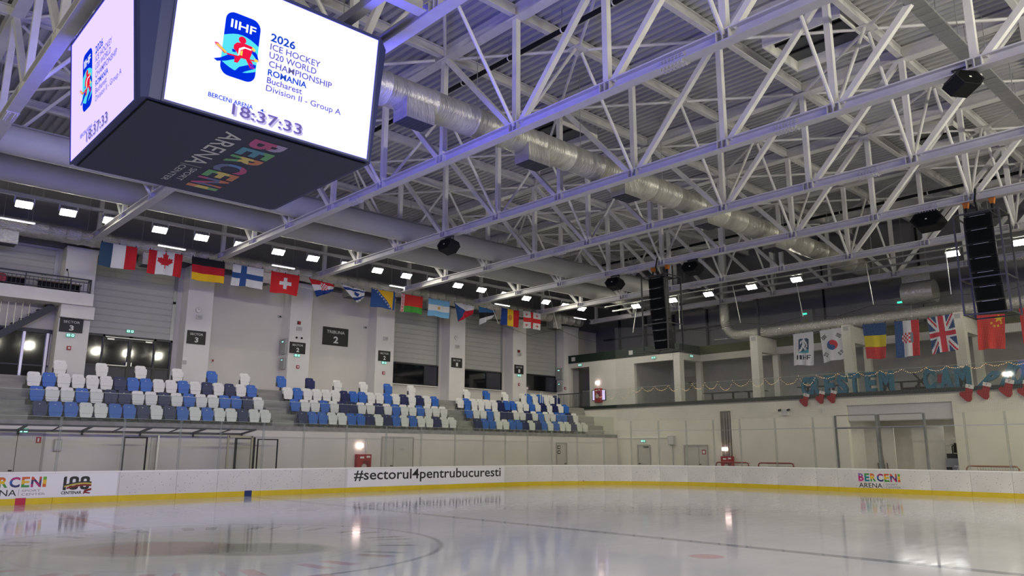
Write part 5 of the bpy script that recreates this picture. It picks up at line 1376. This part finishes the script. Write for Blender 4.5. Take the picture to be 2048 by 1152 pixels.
# red cabinet and bright screen at the left of the gallery
hose_cabinet((X1, 19.72, 5.02), (0, -1, 0), (-1, 0, 0), 'red fire hose cabinet with lamp on the gallery wall, in front of a bright screen', 0.55, 0.95, (1.0, 0.95, 0.9))
t = thing('display_screen', 'bright lavender wall screen behind the red cabinet on the gallery', 'screen', (X1, 19.75, 5.2)); MB().box(X1 - .05, X1, 19.15, 20.35, 5.15, 5.9).build('bezel', black, t)
MB().box(X1 - .055, X1 - .05, 19.2, 20.3, 5.20, 5.85).build('screen_panel', emitter('gallery_screen', (0.72, 0.62, 1.0), 1.1), t)
for y, z, lab in ((22.1, 8.18, 'pale plate on the dark green band at the corner of the gallery'), (16.93, 8.19, 'pale plate on the dark green band above the gallery wall')):
    t = thing('band_plate', lab, 'plate', (X1, y, z), 'plates on the green band'); MB().box(X1 - .03, X1, y - .16, y + .16, z - .14, z + .14).build('plate', cream, t)
# bar tables on the gallery
for i, (ya, yb, xx) in enumerate(((12.3, 9.9, 36.0), (9.7, 8.3, 36.2), (5.9, 3.5, 35.6), (0.8, -0.6, 35.9))):
    t = thing('bar_table', 'dark bar table on the gallery behind the lights, %s from the left' % ORD[i], 'table', (xx, (ya + yb) / 2, 4.62), 'bar tables on the gallery')
    MB().box(xx - .3, xx + .3, yb, ya, 5.30, 5.34).build('table_top', black, t)
    for q in (.2, .8): MB().box(xx - .05, xx + .05, yb + (ya - yb) * q - .05, yb + (ya - yb) * q + .05, 4.62, 5.30).build('leg', black, t); MB().box(xx - .25, xx + .25, yb + (ya - yb) * q - .2, yb + (ya - yb) * q + .2, 4.62, 4.64).build('foot', black, t)
t = thing('folded_trestle', 'black folded trestle standing crosswise between the blue letters', 'trestle', (35.0, -0.7, 4.62))
MB().bar((35, -.15, 4.62), (35, -1.25, 5.75), .07).bar((35.1, -1.2, 4.62), (35.1, -.35, 5.7), .07).build('cross_legs', black, t); MB().box(34.8, 35.3, -1.4, .1, 4.62, 4.95).build('base_box', black_matte, t)
t = thing('rollup_banner', 'roll-up banner with a grey-blue picture behind the blue letters C and A', 'banner', (34.2, -2.1, 4.62)); MB().box(34.2, 34.23, -3.0, -1.45, 4.66, 5.68).build('banner_print', mat('banner_print', (0.20, 0.30, 0.40), 0.6, var=0.6, vscale=2.5), t)
MB().prism([(-.2, 0), (.25, -.05), (.3, .25), (.1, .42), (-.15, .38)], (34.195, -1.95, 5.05), (0, -1, 0), (0, 0, 1), (-.004, 0, 0)).build('red_patch', redpaint, t); MB().box(34.1, 34.3, -3.0, -1.45, 4.62, 4.67).build('base', greymetal, t)
# big blue foam letters on the gallery edge
foam = mat('foam_blue', (0.012, 0.17, 0.30), 0.7, var=0.06, vscale=3)
XLt = 33.56
words = [('C', 4.74, 4.22), ('R', 4.20, 3.72), ('E', 3.47, 2.95), ('S', 2.80, 2.28), ('T', 2.18, 1.66), ('E', 1.36, 0.85), ('M', 0.67, 0.02), ('C', -1.38, -1.88), ('A', -2.10, -2.66), ('M', -2.77, -3.40)]
wl = {0: 'first word', 7: 'second word'}
for i, (ch, ya, yb) in enumerate(words):
    wd_, nth = ('first', i) if i < 7 else ('second', i - 7)
    t = thing('foam_letter', 'big blue foam letter %s standing on the gallery edge, %s letter of the %s word' % (ch, ORD[nth], wd_), 'letter', (XLt, (ya + yb) / 2, 4.62), 'big blue foam letters')
    z1 = 5.71 - (0.03 if i < 4 else 0)
    MB().text(ch, (XLt + .12, ya, 4.63), (0, yb - ya, 0), (0, 0, z1 - 4.63), bold=0.05, n=(-0.22, 0, 0)).build('letter_block', foam, t)
def lean(ch, o, u, v, lab):
    t = thing('foam_letter', lab, 'letter', tuple(o), 'big blue foam letters'); MB().text(ch, o, u, v, bold=0.05, n=(-0.22, 0, 0)).build('letter_block', foam, t)
lean('P', (XLt + .12, -3.42, 4.66), Vector((0, -0.33, -0.0)) + Vector((0, 0, 0)), Vector((0, -0.95, 0.78)), 'big blue foam letter P toppled sideways on the gallery edge') if False else None
lean('P', (XLt + .12, -3.56, 4.64), Vector((0, -0.48, -0.0)) * 1.0 + Vector((0, 0, 0.0)), Vector((0, -0.72, 0.72)), 'big blue foam letter P leaning over sideways on the gallery edge')
lean('I', (XLt + .12, -4.50, 4.63), Vector((0, -0.24, 0)), Vector((0, -0.52, 1.05)), 'big blue foam letter I leaning to the right on the gallery edge')
lean('O', (XLt + .12, -4.93, 4.63), Vector((0, -0.50, 0)), Vector((0, -0.28, 1.08)), 'big blue foam letter O near the right picture edge')
lean('N', (XLt + .12, -5.52, 4.63), Vector((0, -0.55, 0)), Vector((0, -0.20, 1.05)), 'big blue foam letter N cut by the right picture edge')
# christmas stockings hung on the fascia
stock_red = mat('stocking_red', (0.30, 0.008, 0.015), 0.85, bump=0.2, bscale=60); fur = mat('stocking_cuff', (0.72, 0.70, 0.66), 0.95, bump=0.3, bscale=40)
ST = [(4.32, 4.74, .95), (3.46, 4.82, .9), (2.84, 4.82, .9), (-3.45, 4.75, 1.08), (-4.15, 4.80, 1.05), (-5.05, 4.88, 1.08), (-5.70, 4.80, 1.05)]
for i, (y, zt_, s) in enumerate(ST):
    lab = 'red christmas stocking with white cuff on the gallery edge, %s of the %s group' % (ORD[i] if i < 3 else ORD[i - 3], 'left' if i < 3 else 'right')
    t = thing('christmas_stocking', lab, 'stocking', (XE - .1, y, zt_), 'christmas stockings'); o = Vector((XE - .09, y, zt_)); tilt = 0.28 if i < 6 else 0.2
    U = Vector((0, -cos(tilt), -sin(tilt))) * s; Vv = Vector((0, -sin(tilt), cos(tilt))) * s
    MB().prism([(-.15, -.02), (.15, -.02), (.15, .14), (-.15, .14)], o - Vv * .1, U, Vv, (-.09, 0, 0)).build('cuff', fur, t)
    MB().prism([(.13, -.10), (.14, -.38), (.17, -.55), (.13, -.66), (.02, -.68), (-.10, -.62), (-.30, -.50), (-.33, -.40), (-.27, -.32), (-.17, -.32), (-.13, -.25), (-.13, -.10)], o + Vector((-.01, 0, 0)), U, Vv, (-.07, 0, 0)).build('sock', stock_red, t)
    mb = MB()
    for k in range(3): mb.bar(o + U * (-.06 + .06 * k) - Vv * .27 + Vector((-.081, 0, 0)), o + U * (-.03 + .06 * k) - Vv * .22 + Vector((-.081, 0, 0)), .012, .004)
    mb.build('stitched_mark', mat('stitch_pink', (0.45, 0.12, 0.12), 0.8), t)
    MB().prism([(-.03, .01), (0, .05), (.03, .11), (.015, .11), (-.005, .065), (-.03, .11), (-.045, .11), (-.015, .05), (-.045, .01)], o + Vector((-.091, 0, 0)) - Vv * .1, U, Vv, (-.003, 0, 0)).build('cuff_mark', ink, t)
    MB().tube(o + Vv * .04, o + Vector((0.05, 0, .22)), .006, 5).build('hanging_loop', black, t)
# fairy lights draped along the balustrade
t = thing('fairy_lights', 'string of warm fairy lights draped in swags along the gallery balustrade', 'string lights', (XE - .04, 5, 5.7))
pts = []; bulbs = []; y = 19.0; rnd = random.Random(3)
while y > -7.5:
    wd_ = rnd.uniform(0.75, 1.15); dp = rnd.uniform(0.25, 0.62) if y > 4.5 else rnd.uniform(0.10, 0.25)
    for q in range(9):
        u = q / 9; pts.append((XE - .04, y - wd_ * u, 5.72 - dp * 4 * u * (1 - u)))
    for q in range(13):
        u = (q + rnd.uniform(-.2, .2)) / 13; bulbs.append((XE - .05, y - wd_ * u, 5.715 - dp * 4 * u * (1 - u) + rnd.uniform(-.02, .02)))
    y -= wd_
MB().sweep(pts, 0.004, 4).build('wire', mat('wire_dark', (0.03, 0.035, 0.03), 0.6), t)
bm_ = emitter('fairy_bulb', (1.0, 0.62, 0.28), 1.8)
def bulb_mb(mb, p, r=0.011):
    p = Vector(p); mb.tube(p - Vector((0, 0, r)), p + Vector((0, 0, r)), r, 5)
near = sorted(bulbs, key=lambda b: abs(b[1] + 3))[:90]; rest = [b for b in bulbs if b not in near]
mb = MB(); bulb_mb(mb, (0, 0, 0)); b0 = mb.build('bulb', bm_, None); b0.parent = t; b0.location = Vector(near[0]) - t.location
for p in near[1:]:
    c = b0.copy(); COL.objects.link(c); c.parent = t; c.location = Vector(p) - t.location
mb = MB()
for p in rest: bulb_mb(mb, p)
o = mb.build('distant_bulbs', bm_, t); o['kind'] = 'stuff'

# ---------------------------------------------------------------- far end at ice level
def end_door(nm, ya, yb, zt_, seam=None):
    dd = struct(MB().box(XE - .012, XE - .001, yb, ya, -0.03, zt_).build(nm, mat('door_grey', (0.56, 0.53, 0.47), 0.6)))
    MB().box(XE - .05, XE - .001, ya, ya + .07, -0.03, zt_ + .07).box(XE - .05, XE - .001, yb - .07, yb, -0.03, zt_ + .07).box(XE - .05, XE - .001, yb, ya, zt_, zt_ + .07).build('door_frame', MATS['door_frame_grey'], dd)
    if seam: MB().box(XE - .016, XE - .012, seam - .008, seam + .008, 0, zt_).build('door_gap', black, dd)
    MB().box(XE - .06, XE - .012, (seam or ya) - .14, (seam or ya) - .04, 1.03, 1.07).build('door_handle', black, dd)
    return dd
dd = end_door('door_6', 15.6, 14.72, 2.12); MB().bar((XE - .06, 14.8, 2.05), (XE - .06, 15.2, 2.05), .04).build('door_closer', black, dd)
end_door('door_7', 12.15, 10.62, 2.10, 11.2)
def efit(nm, lab, cat, y0, y1, z0, z1, dep, m, parts=(), grp=None):
    t = thing(nm, lab, cat, (XE, (y0 + y1) / 2, z0), grp); MB().box(XE - dep, XE, min(y0, y1), max(y0, y1), z0, z1).build('housing', m, t)
    for n_, (a, b, c, d_), mm in parts: MB().box(XE - dep - .012, XE - dep, y0 + (y1 - y0) * max(a, b), y0 + (y1 - y0) * min(a, b), z0 + (z1 - z0) * c, z0 + (z1 - z0) * d_).build(n_, mm, t)
    return t
t = efit('junction_box', 'grey junction box on the far end wall between two doors', 'box', 13.25, 12.80, 2.16, 2.70, .16, lgrey, [('lid', (.1, .9, .08, .92), cream)])
MB().tube((XE - .05, 13.0, 2.16), (XE - .05, 13.0, 0), .025, 6).build('cable_pipe', lgrey, t); MB().box(XE - .05, XE - .001, 13.25, 17.2, 2.58, 2.63).build('cable_trunking', white, t)
efit('warning_plate', 'small red notice on the double door at the far end', 'plate', 10.98, 10.72, 1.62, 1.88, .02, redpaint, [('print', (.2, .8, .2, .8), white)])
t = efit('wall_camera', 'grey twin floodlight camera on the far end wall near the stockings', 'camera', 5.79, 5.44, 3.68, 4.02, .16, cream)
for y in (5.86, 5.36): MB().tube((XE - .12, y, 3.98), (XE - .30, y, 3.95), .06, 10).build('lamp_head', black, t)
efit('wall_hook', 'small white hook shape on the far end wall under the left stockings', 'hook', 3.67, 3.56, 3.76, 4.0, .06, cream)
# recessed pipe shaft and hose cabinet
t = thing('pipe_shaft', 'tall dark wall niche with pipes behind the goals', 'niche', (XE, 9.3, 0)); MB().box(XE - .006, XE - .001, 8.95, 9.65, -0.03, 4.05).build('niche_back', mat('niche_dark', (0.20, 0.18, 0.15), 0.8), t)
MB().box(XE - .05, XE - .006, 9.65, 9.69, -0.03, 4.09).box(XE - .05, XE - .006, 8.91, 8.95, -0.03, 4.09).box(XE - .05, XE - .006, 8.95, 9.65, 4.05, 4.09).build('niche_frame', endwall_m, t)
for y in (9.22, 9.38, 9.05): MB().tube((XE - .07, y, 1.6), (XE - .07, y, 3.95), .03, 8).build('pipe', mat('pipe_grey', (0.3, 0.28, 0.26), 0.5), t)
hose_cabinet((XE - .1, 9.2, 0.5), (0, -1, 0), (-1, 0, 0), 'red fire hose cabinet with white lamp behind the stored goal at the far end', 0.72, 1.02, (1.0, 0.92, 0.88))
# stored goals behind the end boards
goal_red = mat('goal_red', (0.28, 0.03, 0.02), 0.45); goal_w = mat('goal_net', (0.45, 0.43, 0.40), 0.9)
for i, (ya, yb, lab, m_) in enumerate(((8.94, 6.97, 'red hockey goal stored behind the far boards, in front of the red hose cabinet', goal_red), (6.40, 4.46, 'red hockey goal stored behind the far boards, left of the glass gate', goal_red), (-3.44, -5.40, 'pale red hockey goal stored behind the far boards near the right picture edge', mat('goal_pale', (0.42, 0.22, 0.14), 0.45)))):
    t = thing('hockey_goal', lab, 'goal', (31.6, (ya + yb) / 2, 0), 'stored hockey goals'); x0 = 31.5
    MB().sweep([(x0, ya, -0.02), (x0, ya, 1.10), (x0, ya - .06, 1.19), (x0, ya - .14, 1.21), (x0, yb + .14, 1.21), (x0, yb + .06, 1.19), (x0, yb, 1.10), (x0, yb, -0.02)], 0.035, 8).build('goal_frame', m_, t, smooth=True)
    MB().sweep([(x0, ya, 0.02), (x0 + .9, ya - .2, 0.02), (x0 + 1.05, (ya + yb) / 2, 0.02), (x0 + .9, yb + .2, 0.02), (x0, yb, 0.02)], 0.03, 6).build('base_frame', m_, t)
    MB().sweep([(x0, ya - .1, 1.2), (x0 + .5, ya - .25, 1.18), (x0 + .55, yb + .25, 1.18), (x0, yb + .1, 1.2)], 0.02, 6).build('top_frame', m_, t)
    mb = MB(); ny = 14
    for k in range(ny + 1):
        y = ya - .25 + (yb - ya + .5) * k / ny; mb.tube((x0 + .54, y, 1.18), (x0 + 1.0, y, 0.03), .006, 4)
    for k in range(9):
        q = k / 8; mb.tube((x0 + .54 + .46 * q, ya - .2, 1.18 - 1.15 * q), (x0 + .54 + .46 * q, yb + .2, 1.18 - 1.15 * q), .006, 4)
    mb.build('goal_net', goal_w, t)
    MB().tube((x0 + .02, (ya + yb) / 2, 1.2), (x0 + .54, (ya + yb) / 2 - .03, 1.18), .015, 6).build('centre_bar', m_, t)
# garage behind the glass gate
gar = mat('garage_wall', (0.66, 0.62, 0.52), 0.8, var=0.04)
struct(MB().box(39.5, 39.7, -3.4, 4.0, -0.03, 4.4).box(XE + .3, 39.7, 3.0, 3.2, -0.03, 4.4).box(XE + .3, 39.7, -3.4, -3.2, -0.03, 4.4).build('wall_right_garage', gar))
struct(MB().box(XE + .3, 39.7, -3.4, 3.2, 4.30, 4.44).build('ceiling_garage', mat('garage_ceiling', (0.25, 0.25, 0.26), 0.8)))
t = thing('roller_shutter_box', 'pale grey roller shutter across the top of the garage opening', 'shutter', (XE + .15, 0, 3.3)); MB().box(XE + .10, XE + .22, -2.55, 2.30, 3.33, 4.08).build('shutter_panel', mat('shutter_pale', (0.58, 0.57, 0.56), 0.6), t); MB().box(XE + .08, XE + .24, -2.55, 2.30, 3.28, 3.33).build('bottom_bar', lgrey, t)
for i, (x, y) in enumerate(((34.8, -0.2), (35.6, -1.7), (34.3, -2.2))):
    t = thing('ceiling_lamp', 'bright tube lamp inside the garage behind the glass gate, %s from the left' % ORD[(0, 1, 2)[i]], 'lamp', (x, y, 3.6), 'garage lamps'); MB().box(x - .10, x + .10, y - .45, y + .45, 3.56, 3.62).build('lamp_body', white, t); MB().box(x - .07, x + .07, y - .42, y + .42, 3.53, 3.56).build('tube', emitter('garage_light', (0.95, 0.95, 1.0), 14.0), t)
    for dy in (-.3, .3): MB().tube((x, y + dy, 3.62), (x, y + dy, 4.3), .01, 5).build('hanger_rod', greymetal, t)
area_lamp('garage_lamp_light', (36.0, 0.0, 3.5), (36.0, 0, 0), 1.5, 3.0, 60, (1, 0.97, 0.92))
dd = struct(MB().box(39.44, 39.49, -0.35, 0.45, -0.03, 2.15).build('door_8', mat('garage_door', (0.50, 0.47, 0.38), 0.6)))
MB().box(39.40, 39.44, 0.45, 0.55, -.03, 2.2).box(39.40, 39.44, -.45, -.35, -.03, 2.2).box(39.40, 39.44, -.45, .55, 2.15, 2.22).build('door_frame', gar, dd)
for i, y in enumerate((1.55, -0.75)):
    o = MB().box(34.6, 34.66, y - .9, y + .55, -0.03, 3.0).build('wall_partition', gar); struct(o) if False else tag(o, 'tall pale panel inside the garage, %s one' % ('left' if i == 0 else 'right'), 'panel', 'garage panels')
for k in range(4):
    o = MB().bar((34.35, 1.35 - .14 * k, 0.0), (34.5, 1.50 - .13 * k - .05 * (k % 2), 1.25 + .18 * ((k * 7) % 3)), .035).bar((34.3, 1.35 - .14 * k, -0.02), (34.4, 1.25 - .14 * k, 0.02), .05).build('hockey_stick', mat('stick_wood', (0.10, 0.08, 0.06), 0.6)); tag(o, 'dark stick leaning on the panel inside the garage, %s from the left' % ORD[k], 'stick', 'sticks in the garage')
t = thing('ice_resurfacer', 'grey ice resurfacing machine parked inside the garage at the right', 'ice resurfacer', (35.3, -2.3, 0)); zm = mat('machine_grey', (0.30, 0.31, 0.33), 0.4)
MB().prism([(0, .35), (2.6, .35), (2.6, 1.15), (1.5, 1.2), (1.3, 1.55), (0.0, 1.50)], (34.2, -1.75, 0), (1, 0, 0), (0, 0, 1), (0, -1.15, 0)).build('machine_body', zm, t)
MB().box(34.25, 35.4, -2.85, -1.8, 1.5, 1.72).build('snow_tank_lid', black, t)
for x in (34.6, 36.2):
    for y in (-1.72, -2.98): MB().tube((x, y + .1, .33), (x, y - .1, .33), .34, 16).build('wheel', black_matte, t)
MB().box(34.1, 34.2, -2.0, -1.78, .7, 1.1).box(34.1, 34.2, -2.85, -2.6, .7, 1.1).build('headlight_panel', black, t)
MB().sweep([(34.15, -2.1, 1.7), (34.15, -2.1, 2.05), (34.2, -2.25, 2.15)], .03, 6).tube((34.2, -2.25, 1.75), (34.2, -2.3, 2.2), .13, 10).build('steering_gear', black_matte, t)
MB().bar((34.18, -1.9, .4), (34.18, -2.5, 1.45), .05).bar((34.16, -2.1, 1.15), (34.16, -2.85, 1.1), .06).build('hose', alu, t)
# upper end wall equipment
for i, (y, z) in enumerate(((6.4, 9.75), (0.9, 9.7))):
    t = thing('air_unit_panel', 'grey box with a small green display on the dark end wall, %s one' % ('left' if i == 0 else 'right'), 'control box', (38.4, y, z), 'display boxes on the end wall'); MB().box(38.1, 38.5, y - .38, y + .38, z - .45, z + .45).build('housing', mat('unit_grey', (0.22, 0.23, 0.23), 0.5), t)
    MB().box(38.09, 38.10, y - .05, y + .22, z + .12, z + .22).build('display', emitter('display_green', (0.05, 1.0, 0.55), 1.6), t); MB().box(38.09, 38.10, y - .1, y + .2, z - .32, z - .15).build('switch_plate', mat('unit_yellow', (0.25, 0.24, 0.1), 0.5), t)
t = thing('wall_pipe', 'dark horizontal pipe with brackets along the end wall left of the foil elbow', 'pipe', (38.4, 15, 10)); MB().tube((38.35, 12.2, 9.95), (38.35, 22.5, 9.95), .06, 8).build('pipe', dark_steel, t)
for y in (13.5, 16.2, 18.6, 21.0): MB().box(38.3, 38.5, y - .05, y + .05, 8.0, 12.4).build('bracket_rail', dark_steel, t)
t = thing('wall_pipe', 'black vertical pipe down the end wall beside the right display box', 'pipe', (38.4, -0.1, 11)); MB().tube((38.42, -0.1, 8.2), (38.42, -0.1, 14.6), .06, 8).build('pipe', black, t)
t = thing('wall_pipe', 'black vertical pipe down the end wall beside the left display box', 'pipe', (38.4, 5.4, 11)); MB().tube((38.42, 5.4, 8.2), (38.42, 5.4, 14.6), .05, 8).build('pipe', black, t)
t = thing('wall_beam', 'dark angled steel post standing above a gallery column', 'post', (36.0, 7.9, 9)); MB().bar((35.2, 7.95, 8.38), (35.2, 7.95, 10.9), .12).bar((35.2, 7.95, 10.9), (35.2, 10.6, 10.9), .12).build('post', dark_steel, t)

# ---------------------------------------------------------------- hanging loudspeakers
def hex_speaker(x, y, ztop, lab, s=0.8, yaw=0.0):
    t = thing('hanging_speaker', lab, 'loudspeaker', (x, y, ztop), 'black loudspeakers hung from trusses')
    pr = [(-.62, .02), (-.42, .30), (.40, .30), (.62, -.02), (.36, -.34), (-.34, -.34)]
    Rz = Matrix.Rotation(yaw, 3, 'Z')
    c = Vector((x - .05, y, ztop - .40)); u, v, n = Rz @ Vector((0, -1, 0)), Rz @ Vector((0.25, 0, 1)).normalized(), Rz @ Vector((1, 0, -.25)).normalized()
    MB().prism([(a * s, b * s) for a, b in pr], c - n * .25, u, v, n * .5).build('cabinet', black, t)
    MB().prism([(a * s * .86, b * s * .86) for a, b in pr], c - n * .255, u, v, n * .005).build('front_grille', black_matte, t)
    mb = MB()
    for d_ in (-.3, .3): mb.bar(c + u * d_ * s + v * .28 * s, (x, y - d_ * s, ztop + .02), .04)
    mb.bar((x, y - .36 * s, ztop + .005), (x, y + .36 * s, ztop + .005), .05); mb.build('hanging_bracket', dark_steel, t)
    MB().prism([(-.03, -.02), (.03, -.02), (.03, .02), (-.03, .02)], c - n * .258, u, v, n * .003).build('badge', white, t)
hex_speaker(13.5, 9.85, 10.62, 'black hexagonal loudspeaker under the truss left of centre, above the flags'); hex_speaker(24.3, 9.75, 10.62, 'black hexagonal loudspeaker just left of the left line array')
hex_speaker(24.3, 5.05, 10.62, 'black hexagonal loudspeaker just right of the left line array'); hex_speaker(24.3, -5.35, 10.62, 'black hexagonal loudspeaker left of the right line array', 0.95); hex_speaker(13.5, -9.9, 10.80, 'large black loudspeaker under the truss at the upper right', 0.62, 1.0)
def line_array(x, y, lab):
    t = thing('line_array', lab, 'loudspeaker', (x, y, 10.6), 'line array loudspeakers')
    n, h = 7, 0.50; z, tilt, xx = 10.02, 0.02, x - .05
    for k in range(n):
        a = radians(1.0 + 1.6 * k); d_ = Vector((sin(a), 0, -cos(a))); f = Vector((-cos(a), 0, -sin(a))); top = Vector((xx, y, z))
        q = [top + f * .30 + Vector((0, s_, 0)) for s_ in (-.45, .45)] + [top - f * .22 + Vector((0, s_, 0)) for s_ in (.34, -.34)]
        b = [p + d_ * (h - .025) for p in q]
        el = MB().quadbox(q + b).build('speaker_element', black, t)
        ft = [top + f * .303 + d_ * zz + Vector((0, s_, 0)) for zz, s_ in ((.03, -.40), (.03, .40), (h - .06, .40), (h - .06, -.40))]
        MB().face(ft).build('grille', black_matte, el)
        MB().bar(top + f * .31 + d_ * .005 + Vector((0, -.25, 0)), top + f * .31 + d_ * .005 + Vector((0, .25, 0)), .015).build('edge_strip', greymetal, el)
        z += d_.z * h; xx += d_.x * h
    MB().box(x - .4, x + .4, y - .42, y + .42, 10.05, 10.11).build('flying_frame', dark_steel, t)
    fr = mat('cage_steel', (0.06, 0.06, 0.065), 0.4, 0.5); mb = MB(); hw, d0, d1 = .72, -.55, .65; zb_, zt_ = 6.45, 10.12
    for sy in (-hw, hw):
        for sx in (d0, d1): MB().bar((x + sx, y + sy, zb_), (x + sx, y + sy, zt_), .055).build('cage_post', fr, t)
    for z in (zb_ + .03, 7.75, zt_ - .03):
        for a, b in (((d0, -hw), (d0, hw)), ((d1, -hw), (d1, hw)), ((d0, -hw), (d1, -hw)), ((d0, hw), (d1, hw))):
            if z == 7.75 and a[0] == d1 and b[0] == d1: continue
            MB().bar((x + a[0], y + a[1], z), (x + b[0], y + b[1], z), .045).build('cage_bar', fr, t)
    for dy in (-.42, .42):
        MB().prism([(-.10, .10), (.10, .10), (.06, -.10), (-.06, -.10)], (x - .05, y + dy, 10.54), (0, 1, 0), (0, 0, 1), (.16, 0, 0)).build('hoist', mat('hoist_orange', (0.55, 0.17, 0.01), 0.5), t)
        MB().tube((x, y + dy, 10.10), (x, y + dy, 10.45), .045, 8).build('hoist_chain_bag', black, t)
    MB().sweep([(x - .2, y, 10.1), (x - .25, y + .05, 10.6), (x - .18, y, 11.05)], .035, 6).build('cable_bundle', black, t)
line_array(24.3, 6.95, 'tall black line array speaker in a metal cage, left one'); line_array(24.3, -7.05, 'tall black line array speaker in a metal cage, right one')
